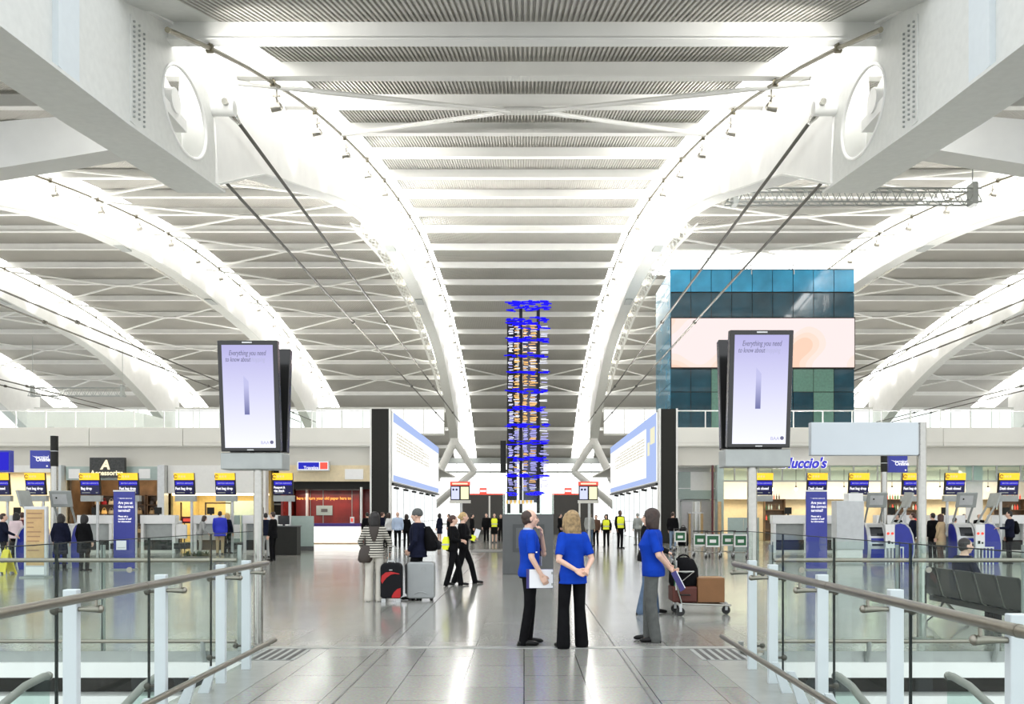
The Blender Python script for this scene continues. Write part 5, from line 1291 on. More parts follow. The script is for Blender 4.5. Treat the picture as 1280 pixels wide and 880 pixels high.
def soft_bag(name, mats, loc, dims, label, rz=0, cat='bag'):
    t = thing(name, label, cat, loc, rz); a, b, c = dims
    mb = MB(); mb.loft([(0, 0, 0, a*0.9, b*0.9), (c*0.12, 0, 0, a, b), (c*0.6, 0, 0, a*0.95, b*0.95), (c*0.9, 0, 0, a*0.7, b*0.75), (c, 0, 0, a*0.4, b*0.45)], 18); mb.build('body', mats, t, smooth=True)
    mb = MB(); mb.tube([(a*0.4*math.cos(u), 0, c*0.93+c*0.16*math.sin(u)) for u in [PI*k/8 for k in range(9)]], 0.015, 6); mb.build('carry_strap', mats, t, smooth=True)
    mb = MB(); mb.tube([(a*0.75*math.cos(u), -b*0.98*abs(math.sin(u))-0.004, c*0.55+0.03*math.cos(2*u)) for u in [PI+PI*k/10 for k in range(11)]], 0.008, 5); mb.build('zip_line', 'mid_grey', t); return t
t = thing('carton', 'brown cardboard carton at the front of the loaded cart', 'box', (3.03, 14.55, 0.215)); mb = MB(); mb.box(-0.2, 0.24, -0.22, 0.22, 0, 0.40); mb.build('carton_body', 'box_brown', t, bevel=0.01); mb = MB(); mb.box(-0.2, 0.24, -0.03, 0.03, 0.40, 0.404).box(-0.204, -0.2, -0.03, 0.03, 0.2, 0.4); mb.build('tape', 'tan', t)
t = thing('suitcase', 'dark red flat suitcase lying on the loaded cart', 'suitcase', (2.62, 14.55, 0.215)); mb = MB(); mb.box(-0.2, 0.2, -0.24, 0.24, 0, 0.26); mb.build('shell', 'box_red', t, bevel=0.03); mb = MB(); mb.tube([(-0.08, -0.25, 0.13), (-0.07, -0.29, 0.13), (0.07, -0.29, 0.13), (0.08, -0.25, 0.13)], 0.012, 8); mb.build('handle', 'black', t, smooth=True)
soft_bag('holdall', 'cloth_black', (2.64, 14.55, 0.478), (0.25, 0.2, 0.46), 'black soft bag heaped on the loaded cart')
soft_bag('holdall', 'cloth_black', (X(854, 39.8), 39.8, 0.225), (0.24, 0.18, 0.85), 'tall black bag on the cart beside the pillar')

# ------------------------------------------------------------------ people
def remesh(mb, voxel, smooth=3):
    me = mb.mesh('tmp', 'white'); o = bpy.data.objects.new('tmp', me); COL.objects.link(o)
    r = o.modifiers.new('r', 'REMESH'); r.mode = 'VOXEL'; r.voxel_size = voxel; r.use_smooth_shade = True
    if smooth:
        sm = o.modifiers.new('s', 'SMOOTH'); sm.factor = 0.5; sm.iterations = smooth
    dg = bpy.context.evaluated_depsgraph_get()
    out = bpy.data.meshes.new_from_object(o.evaluated_get(dg))
    bpy.data.objects.remove(o); bpy.data.meshes.remove(me)
    for p in out.polygons: p.use_smooth = True
    return out
def attach(me, name, m, parent):
    me.name = name; me.materials.clear(); me.materials.append(M[m] if isinstance(m, str) else m)
    o = bpy.data.objects.new(name, me); COL.objects.link(o); o.parent = parent; return o
def limb(mb, pts, rad, n=12):
    """smooth tapered limb with round joints"""
    P = [Vector(p) for p in pts]; q = []; rr = []
    for i in range(len(P)-1):
        for k in range(5):
            u = k/5; q.append(P[i].lerp(P[i+1], u)); rr.append(rad[i]+(rad[i+1]-rad[i])*u)
    q.append(P[-1]); rr.append(rad[-1])
    mb.tube(q, rr, n)
    for p, r in zip(P, rad): mb.ball(p, r*0.99, 10, 8)
def hand(mb, w, d, nrm, thumb_side, curl=0.5, s=1.0, point=False):
    """palm, four bent fingers of unequal length, thumb; w wrist, d direction, nrm palm normal, thumb_side +1/-1"""
    w = Vector(w); d = Vector(d).normalized(); nrm = Vector(nrm); nrm = (nrm-d*nrm.dot(d)).normalized(); side = d.cross(nrm)*thumb_side
    for k in range(4):
        o = side*(0.030-0.020*k)*s
        mb.tube([w+o*0.6, w+d*0.045*s+o*0.95, w+d*0.088*s+o], [0.016*s, 0.0145*s, 0.0125*s], 8)
    for k, L in enumerate((0.072, 0.080, 0.074, 0.058)):
        o = side*(0.030-0.020*k)*s; b = w+d*0.088*s+o
        a1 = curl*0.7; a2 = curl*1.7
        e1 = d*math.cos(a1)+nrm*math.sin(a1); e2 = d*math.cos(a2)+nrm*math.sin(a2)
        m_ = b+e1*L*0.5*s; t_ = m_+e2*L*0.5*s
        mb.tube([b, m_, t_], [0.0105*s, 0.0098*s, 0.008*s], 8); mb.ball(t_, 0.008*s, 8, 6); mb.ball(m_, 0.0099*s, 8, 6)
    b = w+d*0.025*s+side*0.026*s; m_ = b+(d*0.55+side*0.6+nrm*0.25)*0.045*s; t_ = m_+(d*0.85+side*0.15+nrm*0.35)*0.035*s
    mb.tube([b, m_, t_], [0.014*s, 0.0115*s, 0.009*s], 8); mb.ball(t_, 0.009*s, 8, 6)

TORSO = {  # z, rx, ry, y shift (for a 1.70 m figure)
 'm': [(0.84, 0.165, 0.115, -0.015), (0.92, 0.170, 0.122, -0.015), (1.02, 0.155, 0.108, 0.0), (1.12, 0.158, 0.108, 0.005), (1.25, 0.180, 0.118, 0.0), (1.35, 0.185, 0.108, -0.01), (1.415, 0.155, 0.085, -0.015), (1.45, 0.09, 0.065, -0.015)],
 'f': [(0.84, 0.170, 0.118, -0.02), (0.92, 0.176, 0.122, -0.02), (1.02, 0.145, 0.102, 0.0), (1.12, 0.142, 0.103, 0.008), (1.24, 0.160, 0.125, 0.018), (1.34, 0.163, 0.104, -0.005), (1.405, 0.138, 0.08, -0.012), (1.44, 0.075, 0.06, -0.012)]}
def person(label, x, Y, face, H=1.70, sex='m', top='cloth_black', bottom='cloth_black', hair=('short', 'hair_black'), shoe='shoe', skin='skin', detail=0,
           feet=None, knees=None, armR=None, armL=None, lean=0.0, sleeve=1.0, hem=0.84, flare=0.0, skirt=None, headyaw=0.0, headtilt=0.0, cat='person', seated=False, name='person', fat=1.0, hips=(0, 0), z0=0.0, shiftT=(0, 0), vest=None, collar=None, palms=None, curl=0.5):
    """face: degrees, 0 looks away from the camera, 90 looks left, -90 looks right, 180 looks at the camera"""
    t = thing(name, label, cat, (x, Y, z0), rz=R(face))
    k = H/1.70
    vox = {0: 0.024, 1: 0.013, 2: 0.0075}[detail]
    hipw = 0.092*k
    hipz = 0.90*k
    hx, hy = hips
    f = feet or ((0.10, 0.0), (-0.10, 0.0))
    legs = []
    for i, s in enumerate((1, -1)):
        hp = Vector((hx+s*hipw, hy, hipz)); an = Vector((f[i][0], f[i][1], (f[i][2] if len(f[i]) > 2 else 0.085*k)))
        if knees: kn = Vector(knees[i])
        else:
            mid = (hp+an)/2; kn = mid+Vector((0, 0.025+abs(f[i][1])*0.06, 0.0))
        legs.append((hp, kn, an))
    tor = TORSO[sex]
    lm = Matrix.Translation((hx, hy, 0.9*k)) @ Matrix.Rotation(-lean, 4, 'X') @ Matrix.Translation((0, 0, -0.9*k))
    T = lambda v: lm @ Vector(v)
    sw = (0.188 if sex == 'm' else 0.152)*k*(0.5+0.5*fat)
    sh = {1: T((sw, -0.015*k, 1.385*k)), -1: T((-sw, -0.015*k, 1.385*k))}
    def arm(spec, s):
        if spec is None: spec = ((s*0.245, -0.01, 1.11), (s*0.235, 0.06, 0.87))
        e, w = spec; return sh[s], T(Vector(e)*k), T(Vector(w)*k)
    arms = {1: arm(armR, 1), -1: arm(armL, -1)}
    # body -------------------------------------------------------------
    b = MB()
    b.loft([(z*k, 0, y*k, rx*k*fat*0.95, ry*k*fat*0.95) for z, rx, ry, y in tor], 20, lm)
    neck0 = T((0, -0.015*k, 1.41*k)); neck1 = T((0, 0.008*k, 1.53*k)); limb(b, [neck0, neck1], [0.060*k, 0.052*k])
    hm = lm @ Matrix.Translation((0, 0.02*k, 1.585*k)) @ Matrix.Rotation(R(headyaw), 4, 'Z') @ Matrix.Rotation(R(headtilt), 4, 'X')
    def hv(v): return hm @ (Vector(v)*k)
    m3 = hm.to_3x3().to_4x4()
    b.ball(hv((0, -0.012, 0.025)), (0.074*k, 0.094*k, 0.092*k), 20, 14, m3)
    b.ball(hv((0, 0.012, -0.03)), (0.062*k, 0.074*k, 0.088*k), 16, 12, m3)
    b.ball(hv((0, 0.05, -0.083)), (0.034*k, 0.03*k, 0.026*k), 12, 8, m3)
    b.tube([hv((0, 0.078, 0.022)), hv((0, 0.098, -0.012)), hv((0, 0.108, -0.026)), hv((0, 0.082, -0.036))], [0.010*k, 0.013*k, 0.016*k, 0.014*k], 8)
    b.ball(hv((0, 0.083, -0.054)), (0.024*k, 0.012*k, 0.010*k), 10, 6, m3)
    for s in (-1, 1):
        b.ball(hv((s*0.076, -0.012, -0.008)), (0.011*k, 0.021*k, 0.032*k), 10, 8, m3)
        b.ball(hv((s*0.036, 0.062, -0.018)), (0.028*k, 0.02*k, 0.024*k), 10, 6, m3)
        S, E, W = arms[s]
        limb(b, [S, E, W], [0.052*k, 0.038*k, 0.026*k])
        hp, kn, an = legs[0] if s == 1 else legs[1]
        limb(b, [hp, kn, an], [0.085*k, 0.054*k, 0.036*k])
        toe = an+Vector((0.02*s, 0.15*k, -0.05*k)); heel = an+Vector((0, -0.035*k, -0.045*k))
        b.tube([heel, toe], [0.035*k, 0.028*k], 8)
    hands = MB()
    for s in (-1, 1):
        S, E, W = arms[s]; d = (W-E).normalized()
        pn = (palms or {}).get(s)
        if pn is None: pn = (-s, 0.1, 0.0) if abs(d.z) > 0.6 else (0, 0.2, -1)
        hand(b if detail == 2 else hands, W, d, pn, 1 if (d.cross(Vector(pn))).dot(Vector((0, 1, 0.2))) > 0 else -1, curl, k)
    me = remesh(b, vox if detail < 2 else 0.0068, 2 if detail == 2 else 1)
    if detail < 2:
        bm = bmesh.new(); bm.from_mesh(me); hme = hands.mesh('h', 'white', True); bm.from_mesh(hme); bm.to_mesh(me); bm.free(); bpy.data.meshes.remove(hme)
        for p in me.polygons: p.use_smooth = True
    body = attach(me, 'body', skin, t)
    # trousers or skirt ------------------------------------------------
    c = MB(); cv = 0.011 if detail == 2 else vox
    g = 0.012 + (0.006 if detail < 2 else 0)
    zs = [r for r in tor if r[0] <= 1.03]
    c.loft([(z*k, hx*0, y*k, (rx*fat+g*0.6)*k, (ry*fat+g*0.6)*k) for z, rx, ry, y in zs], 20, lm)
    if skirt:
        hxm = (legs[0][0]+legs[1][0])/2
        c.loft([(skirt*k, hx, 0.0, 0.19*k, 0.15*k), (0.7*k, hx, hy, 0.19*k, 0.14*k), (0.95*k, hx, hy, 0.165*k, 0.12*k)], 20)
    for i, s in enumerate((1, -1)):
        hp, kn, an = legs[i]
        if skirt: continue
        lo = an+Vector((0, -0.005, -0.045*k))
        limb(c, [hp+Vector((0, 0, 0.01)), kn, lo], [0.095*k*(0.4+0.6*fat), (0.068+flare*0.15)*k, (0.056+flare)*k])
    legme = remesh(c, cv, 2)
    attach(legme, 'trousers' if not skirt else 'skirt', bottom, t)
    # top ----------------------------------------------------------------
    c = MB()
    rings = [r for r in tor if r[0] >= hem-0.001]
    if hem < 0.84: rings = [(hem, 0.185, 0.14, -0.01)] + list(tor)
    elif rings and rings[0][0] > hem+0.005:
        for a_, b_ in zip(tor[:-1], tor[1:]):
            if a_[0] <= hem <= b_[0]:
                u = (hem-a_[0])/(b_[0]-a_[0]); rings = [(hem, a_[1]+(b_[1]-a_[1])*u, a_[2]+(b_[2]-a_[2])*u, a_[3]+(b_[3]-a_[3])*u)] + rings
    if sex == 'f' and hem >= 0.8: g2 = g+0.008
    else: g2 = g+0.006
    c.loft([(z*k, 0, y*k, (rx*fat+g2)*k, (ry*fat+g2)*k) for z, rx, ry, y in rings], 22, lm)
    for s in (-1, 1):
        S, E, W = arms[s]
        if sleeve >= 0.99: limb(c, [S, E, W.lerp(E, 0.06)], [0.061*k, 0.051*k, 0.040*k])
        elif sleeve > 0.0:
            L1 = (E-S).length; end = S.lerp(E, min(1, sleeve))
            c.tube([S, S.lerp(end, 0.5), end], [0.060*k, 0.060*k, 0.058*k], 14); c.ball(S, 0.059*k, 12, 8)
    attach(remesh(c, cv, 2), 'top', top, t)
    if vest:
        c = MB(); c.loft([(z*k, 0, y*k, (rx*fat+0.03)*k, (ry*fat+0.03)*k) for z, rx, ry, y in tor if 0.9 < z < 1.42], 18, lm); c.build('vest', vest, t, smooth=True)
        c = MB(); c.loft([(z*k, 0, 0.0, 0.19*k*fat, 0.145*k*fat) for z in (1.06, 1.11)], 18, lm); c.build('reflective_band', 'silver', t, smooth=True)
    if collar:
        c = MB(); n = 16; vs = []; fs = []
        for i in range(n+1):
            a = PI/2+0.25 + (2*PI-0.5)*i/n
            for (r, z) in ((0.074, 1.425), (0.066, 1.475), (0.060, 1.472), (0.068, 1.42)):
                vs.append(T((r*k*math.cos(a), -0.008*k+r*0.95*k*math.sin(a), z*k - 0.03*k*max(0, math.sin(a)))))
        for i in range(n):
            for q in range(4): fs.append((4*i+q, 4*i+(q+1) % 4, 4*i+4+(q+1) % 4, 4*i+4+q))
        c.add(vs, fs); c.build('collar', collar, t, smooth=True)
    # shoes --------------------------------------------------------------
    for i, s in enumerate((1, -1)):
        hp, kn, an = legs[i]; c = MB(); z = an.z-0.085*k
        yaw = (0.12*s)
        toe = Vector((an.x+math.sin(yaw)*0.16*k, an.y+0.16*k, z+0.030)); heel = Vector((an.x, an.y-0.05*k, z+0.04)); mid = Vector((an.x+math.sin(yaw)*0.07*k, an.y+0.06*k, z+0.042))
        c.tube([heel+Vector((0, -0.02, 0)), heel, mid, toe, toe+Vector((0.0, 0.035, -0.004))], [0.022*k, 0.040*k, 0.043*k, 0.036*k, 0.016*k], 12, flat=0.8)
        c.box(an.x-0.032, an.x+0.032, an.y-0.075*k, an.y-0.02*k, z, z+0.03)
        c.cyl((an.x, an.y-0.005, z+0.03), (an.x, an.y-0.005, z+0.10*k), 0.042*k, 0.04*k, n=10)
        # sole: flatten to the ground
        c.v = [(v[0], v[1], max(v[2], z)) for v in c.v]
        c.build('shoe', shoe, t, smooth=True)
    # hair ---------------------------------------------------------------
    if hair:
        kind, hmname = hair; c = MB()
        if kind in ('short', 'bald'):
            if kind == 'short': c.ball(hv((0, -0.024, 0.040)), (0.081*k, 0.094*k, 0.086*k), 18, 12, m3)
            else: c.ball(hv((0, -0.036, 0.028)), (0.0815*k, 0.084*k, 0.082*k), 18, 12, m3)
            for s in (-1, 1): c.ball(hv((s*0.064, -0.03, -0.015)), (0.019*k, 0.045*k, 0.04*k), 10, 8, m3)
            c.ball(hv((0, -0.06, -0.02)), (0.06*k, 0.05*k, 0.06*k), 12, 8, m3)
        elif kind == 'bob':
            c.ball(hv((0, -0.022, 0.036)), (0.094*k, 0.104*k, 0.098*k), 18, 12, m3)
            c.loft([(-0.165*k, 0, -0.045*k, 0.082*k, 0.055*k), (-0.13*k, 0, -0.042*k, 0.098*k, 0.072*k), (-0.05*k, 0, -0.036*k, 0.102*k, 0.082*k), (0.03*k, 0, -0.03*k, 0.098*k, 0.09*k)], 18, hm)
            for s in (-1, 1): c.tube([hv((s*0.05, 0.05, 0.085)), hv((s*0.086, 0.035, 0.02)), hv((s*0.09, 0.03, -0.06)), hv((s*0.075, 0.02, -0.14))], [0.022*k, 0.026*k, 0.028*k, 0.016*k], 8)
        elif kind == 'long':
            c.ball(hv((0, -0.022, 0.036)), (0.092*k, 0.104*k, 0.096*k), 18, 12, m3)
            c.loft([(-0.27*k, 0.01*k, -0.055*k, 0.055*k, 0.03*k), (-0.22*k, 0, -0.06*k, 0.095*k, 0.05*k), (-0.13*k, 0, -0.05*k, 0.106*k, 0.072*k), (-0.04*k, 0, -0.036*k, 0.102*k, 0.085*k), (0.04*k, 0, -0.03*k, 0.096*k, 0.092*k)], 18, hm)
            for s in (-1, 1):
                c.tube([hv((s*0.05, 0.05, 0.085)), hv((s*0.084, 0.03, 0.02)), hv((s*0.092, 0.015, -0.07)), hv((s*0.085, 0.0, -0.19))], [0.022*k, 0.026*k, 0.03*k, 0.016*k], 8)
                for q in range(3): c.tube([hv((s*(0.03+0.025*q), -0.09+0.012*q, -0.12)), hv((s*(0.03+0.03*q), -0.1+0.015*q, -0.24-0.02*q))], [0.025*k, 0.012*k], 8)
        elif kind == 'bun':
            c.ball(hv((0, -0.024, 0.036)), (0.084*k, 0.097*k, 0.089*k), 18, 12, m3); c.ball(hv((0, -0.115, 0.0)), (0.045*k,)*3, 12, 8); c.ball(hv((0, -0.05, -0.03)), (0.07*k, 0.05*k, 0.06*k), 12, 8, m3)
        elif kind == 'beanie':
            c.ball(hv((0, -0.018, 0.046)), (0.090*k, 0.105*k, 0.092*k), 18, 12, m3); c.loft([(0.0, 0, -0.018*k, 0.088*k, 0.104*k), (0.045*k, 0, -0.018*k, 0.093*k, 0.109*k)], 18, hm)
        attach(remesh(c, 0.008 if detail == 2 else (0.012 if detail else 0.02), 2), 'hair' if kind != 'beanie' else 'knitted_hat', hmname, t)
    if detail >= 1:
        for s in (-1, 1):
            c = MB(); c.ball(hv((s*0.031, 0.0785, 0.005)), (0.0115*k, 0.007*k, 0.007*k), 10, 6, m3); c.build('eye', 'eye', t, smooth=True)
            c = MB(); c.tube([hv((s*0.014, 0.087, 0.024)), hv((s*0.034, 0.084, 0.029)), hv((s*0.052, 0.072, 0.022))], [0.004*k, 0.005*k, 0.003*k], 6); c.build('eyebrow', hair[1] if hair and hair[0] != 'beanie' else 'hair_brown', t, smooth=True)
        c = MB(); c.ball(hv((0, 0.0915, -0.054)), (0.022*k, 0.006*k, 0.0055*k), 10, 6, m3); c.build('mouth', 'lip', t, smooth=True)
    t['_k'] = k
    return t, arms, T, hv

# the three in blue shirts
t, arms, T, hv = person('man in a blue polo holding a white folder, hand on his chin', 0.0, 11.13, -78, 1.71, 'm', 'polo', 'cloth_black', ('bald', 'hair_brown'), detail=2,
    feet=((0.09, -0.03), (-0.10, 0.08)), hips=(0.0, 0.075), armR=((0.255, -0.03, 1.11), (0.275, 0.09, 0.885)), armL=((-0.15, 0.22, 1.13), (-0.045, 0.175, 1.375)), sleeve=0.84, hem=0.86, headyaw=4, lean=-0.02,
    collar='cloth_ltblue', palms={1: (-1, 0.1, 0), -1: (0.2, -1, 0.1)}, curl=0.85, fat=0.97)
c = MB(); c.tube([T((-0.06, 0.055, 1.44)), T((-0.05, 0.128, 1.33)), T((0.0, 0.142, 1.12))], 0.012, 8, flat=0.3).tube([T((0.06, 0.055, 1.44)), T((0.05, 0.128, 1.33)), T((0.0, 0.142, 1.12))], 0.012, 8, flat=0.3); c.build('lanyard', 'cloth_navy', t, smooth=True)
c = MB(); c.box(-0.04, 0.04, 0.14, 0.146, 1.0, 1.12, Matrix.Translation((0, 0.075, 0))); c.build('badge', 'paper', t)
c = MB(); c.box(0.266, 0.270, 0.02, 0.11, 1.175, 1.19); c.build('sleeve_print', 'letter_white', t)
fm = t.matrix_basis
W = Matrix.Translation(t.location) @ Matrix.Rotation(R(-78), 4, 'Z') @ arms[1][2]
fo = thing('folder', 'white paper folder with purple edge held at the polo man\'s hip', 'folder', (W.x-0.005, W.y+0.03, W.z-0.125), rz=R(4))
c = MB(); c.box(-0.155, 0.145, -0.004, 0.012, -0.03, 0.20); c.build('paper_sheets', 'paper', fo)
c = MB(); c.box(-0.175, 0.15, 0.012, 0.02, -0.035, 0.205).box(-0.185, -0.15, -0.006, 0.02, -0.035, 0.205); c.build('cover', 'folder', fo)
c = MB(); c.box(0.125, 0.147, -0.007, -0.004, 0.14, 0.17).box(0.125, 0.147, -0.007, -0.004, 0.0, 0.03); c.build('clip', 'mid_grey', fo)

t, arms, T, hv = person('woman with shoulder-length blonde hair in a blue polo, hands clasped behind her back', 0.60, 10.9, 22, 1.69, 'f', 'polo', 'cloth_black', ('long', 'hair_blonde'), detail=2,
    feet=((0.125, -0.0), (-0.135, -0.02)), armR=((0.225, -0.085, 1.10), (0.10, -0.205, 0.985)), armL=((-0.225, -0.085, 1.10), (-0.04, -0.20, 0.975)), sleeve=0.80, hem=0.80, flare=0.032, headyaw=-8, fat=0.93,
    palms={1: (0, -1, 0.3), -1: (0, -1, 0.3)}, curl=0.85)
t, arms, T, hv = person('woman with a dark bob in a blue polo and grey trousers, hands behind her back', 1.66, 11.42, 78, 1.72, 'f', 'polo', 'cloth_grey', ('bob', 'hair_brown'), detail=2,
    feet=((0.10, 0.05), (-0.09, -0.05)), armR=((0.225, -0.10, 1.11), (0.09, -0.225, 0.97)), armL=((-0.225, -0.10, 1.11), (-0.05, -0.225, 0.95)), sleeve=0.86, hem=0.84, flare=0.020, fat=1.07, headtilt=2,
    palms={1: (0, -1, 0.3), -1: (0, -1, 0.3)}, curl=0.9)
c = MB(); c.box(-0.05, 0.05, 0.158, 0.162, 1.19, 1.205); c.build('chest_print', 'letter_white', t)
c = MB(); c.box(-0.03, 0.03, 0.150, 0.154, 0.93, 1.02); c.build('badge', 'paper', t)
W = Matrix.Translation(t.location) @ Matrix.Rotation(R(78), 4, 'Z') @ arms[-1][2]
fo = thing('document_wallet', 'purple document wallet hanging from the dark-haired woman\'s hands', 'folder', (W.x+0.05, W.y-0.01, W.z-0.07), rz=R(10))
m4 = Matrix.Rotation(R(-30), 4, 'Y') @ Matrix.Identity(4)
m4 = Matrix.Rotation(R(-28), 4, 'Y')
c = MB(); c.box(-0.03, 0.04, -0.012, 0.0, -0.25, 0.02, m4); c.build('cover', 'folder', fo); c = MB(); c.box(0.04, 0.052, -0.010, -0.002, -0.24, 0.01, m4); c.build('paper_sheets', 'paper', fo)

# couple with suitcases
xS, YS_ = X(468, 16.7), 16.7
t, arms, T, hv = person('woman in a striped top and cream trousers seen from behind, beside the red suitcase', xS, YS_, 6, 1.69, 'f', 'stripes', 'cloth_cream', ('bob', 'hair_black'), detail=1,
    feet=((0.10, 0), (-0.11, 0.0)), armR=((0.29, 0.02, 1.13), (0.28, 0.12, 0.94)), armL=((-0.27, -0.02, 1.14), (-0.22, 0.1, 1.0)), hem=0.88, flare=0.028, headyaw=18)
c = MB(); c.loft([(1.13*1, 0, -0.13, 0.02, 0.01), (1.3, 0, -0.13, 0.08, 0.022), (1.42, 0, -0.085, 0.1, 0.05)], 14); c.build('hood', 'bag_brown', t, smooth=True)
bx = thing('shoulder_bag', 'dark brown shoulder bag hanging at the striped woman\'s left side', 'bag', (X(456, 16.6), 16.62, 0.74))
c = MB(); c.loft([(0, 0, 0, 0.10, 0.09), (0.05, 0, 0, 0.14, 0.10), (0.22, 0.02, 0, 0.13, 0.08), (0.32, 0.03, 0, 0.08, 0.05)], 16); c.build('body', 'bag_brown', bx, smooth=True)
c = MB(); c.tube([(-0.02, 0, 0.3), (0.0, 0.02, 0.5), (0.055, 0.05, 0.70), (0.09, 0.06, 0.5), (0.07, 0.02, 0.3)], 0.014, 8, flat=0.5); c.build('strap', 'bag_brown', bx, smooth=True)
def suitcase(label, px, py, w, h, d, shell, mats, name='suitcase', handle=0.3):
    Y = FY(py); t = thing(name, label, 'suitcase', (X(px, Y), Y, 0))
    return t
t = suitcase('black and red upright suitcase with its long handle pulled up', 488.5, 753, 0.4, 0.62, 0.24, None, None)
def rr(w, z0, z1, r, n=5):
    pts = []
    for cx_, cz, a0 in ((w/2-r, z1-r, 0), (-w/2+r, z1-r, 90), (-w/2+r, z0+r*0.5, 180), (w/2-r, z0+r*0.5, 270)):
        for k in range(n+1):
            a = R(a0+90*k/n); rz_ = r if a0 < 180 else r*0.5
            pts.append((cx_+r*math.cos(a), cz+rz_*math.sin(a)))
    return pts
c = MB(); c.prism(rr(0.40, 0.07, 0.74, 0.1), -0.0, 0.24, 'y'); c.build('body', 'case_black', t, bevel=0.03)
c = MB()
seg = [(-0.16, 0.35), (-0.185, 0.40), (-0.17, 0.50), (-0.10, 0.56), (0.0, 0.575), (0.10, 0.555), (0.16, 0.54), (0.16, 0.525), (0.08, 0.535), (0.0, 0.52), (-0.08, 0.46), (-0.13, 0.40)]
c.prism(seg, -0.008, 0.0, 'y'); c.build('red_panel', 'case_red', t)
c = MB(); c.prism([(0.02, 0.085), (0.17, 0.085), (0.185, 0.12), (0.185, 0.27), (0.12, 0.25), (0.06, 0.19), (0.02, 0.12)], -0.008, 0.0, 'y'); c.build('red_panel', 'case_red', t)
c = MB(); c.box(-0.03, 0.03, -0.01, 0, 0.60, 0.615); c.build('name_badge', 'silver', t)
c = MB(); c.tube([(-0.065, 0.14, 0.72), (-0.065, 0.14, 1.03), (-0.05, 0.14, 1.05), (0.05, 0.14, 1.05), (0.065, 0.14, 1.03), (0.065, 0.14, 0.72)], 0.013, 8); c.build('pull_handle', 'chrome', t, smooth=True)
c = MB(); c.tube([(-0.07, 0.05, 0.735), (-0.06, 0.05, 0.77), (0.06, 0.05, 0.77), (0.07, 0.05, 0.735)], 0.012, 8); c.build('grab_handle', 'silver', t, smooth=True)
for x in (-0.14, 0.14):
    c = MB(); c.cyl((x-0.025, 0.2, 0.035), (x+0.025, 0.2, 0.035), 0.035, n=14); c.build('wheel', 'rubber', t, smooth=True)
    c = MB(); c.box(x-0.04, x+0.04, 0.0, 0.06, 0.0, 0.07); c.build('foot', 'silver', t)
Ys_ = FY(751); t = thing('suitcase', 'large silver hard-shell suitcase standing in front of the man in the knitted hat', 'suitcase', (X(525.5, Ys_), Ys_, 0))
c = MB(); c.prism(rr(0.53, 0.04, 0.74, 0.07), 0.0, 0.135, 'y'); c.build('front_shell', 'case_silver', t, bevel=0.035)
c = MB(); c.prism(rr(0.53, 0.04, 0.74, 0.07), 0.145, 0.28, 'y'); c.build('back_shell', 'case_silver', t, bevel=0.035)
c = MB(); c.prism(rr(0.52, 0.045, 0.735, 0.07), 0.13, 0.15, 'y'); c.build('seam_band', 'black', t)
c = MB(); c.prism([(-0.26, 0.1), (-0.30, 0.14), (-0.30, 0.68), (-0.26, 0.72)], 0.05, 0.23, 'y'); c.build('side_cover', 'case_black', t, bevel=0.01)
c = MB(); c.tube([(-0.11, -0.003, 0.13), (-0.05, -0.003, 0.165), (0.05, -0.003, 0.165), (0.13, -0.003, 0.13)], 0.012, 8); c.build('moulded_ridge', 'case_silver', t, smooth=True)
c = MB(); c.tube([(0.06+0.045*math.cos(a), -0.003, 0.60+0.045*math.sin(a)) for a in [2*PI*k/16 for k in range(17)]], 0.005, 6); c.build('round_emblem', 'mid_grey', t, smooth=True)
for x in (-0.2, 0.2):
    for y in (0.05, 0.23): c = MB(); c.cyl((x-0.02, y, 0.024), (x+0.02, y, 0.024), 0.024, n=12).box(x-0.025, x+0.025, y-0.02, y+0.02, 0.024, 0.06); c.build('wheel', 'rubber', t, smooth=True)
t, arms, T, hv = person('man in a grey knitted hat and black jacket with a backpack, facing left', X(522, 17.05), 17.05, 82, 1.75, 'm', 'cloth_navy', 'cloth_black', ('beanie', 'beanie'), detail=1,
    feet=((0.1, 0.02), (-0.1, 0.1)), armL=((-0.27, -0.02, 1.12), (-0.17, 0.12, 0.93)), armR=((0.27, -0.02, 1.12), (0.2, 0.14, 0.95)), hem=0.80, fat=1.12)
bp = thing('backpack', 'black backpack on the back of the man in the knitted hat', 'backpack', (X(536.5, 17.05), 17.06, 0.92), rz=R(82))
c = MB(); c.loft([(0.02, 0, -0.02, 0.12, 0.10), (0.10, 0, -0.06, 0.16, 0.15), (0.28, 0, -0.03, 0.16, 0.13), (0.44, 0, 0.02, 0.13, 0.07), (0.50, 0, 0.03, 0.07, 0.04)], 18); c.build('pack', 'cloth_black', bp, smooth=True)
c = MB(); c.loft([(0.05, 0, -0.19, 0.09, 0.03), (0.12, 0, -0.205, 0.11, 0.035), (0.22, 0, -0.165, 0.10, 0.03)], 14); c.build('front_pocket', 'case_black', bp, smooth=True)
for s in (-1, 1): c = MB(); c.tube([(s*0.1, 0.06, 0.47), (s*0.115, 0.19, 0.52), (s*0.12, 0.30, 0.42), (s*0.12, 0.28, 0.28), (s*0.13, 0.1, 0.1)], 0.018, 8, flat=0.4); c.build('shoulder_strap', 'mid_grey' if s < 0 else 'cloth_black', bp, smooth=True)

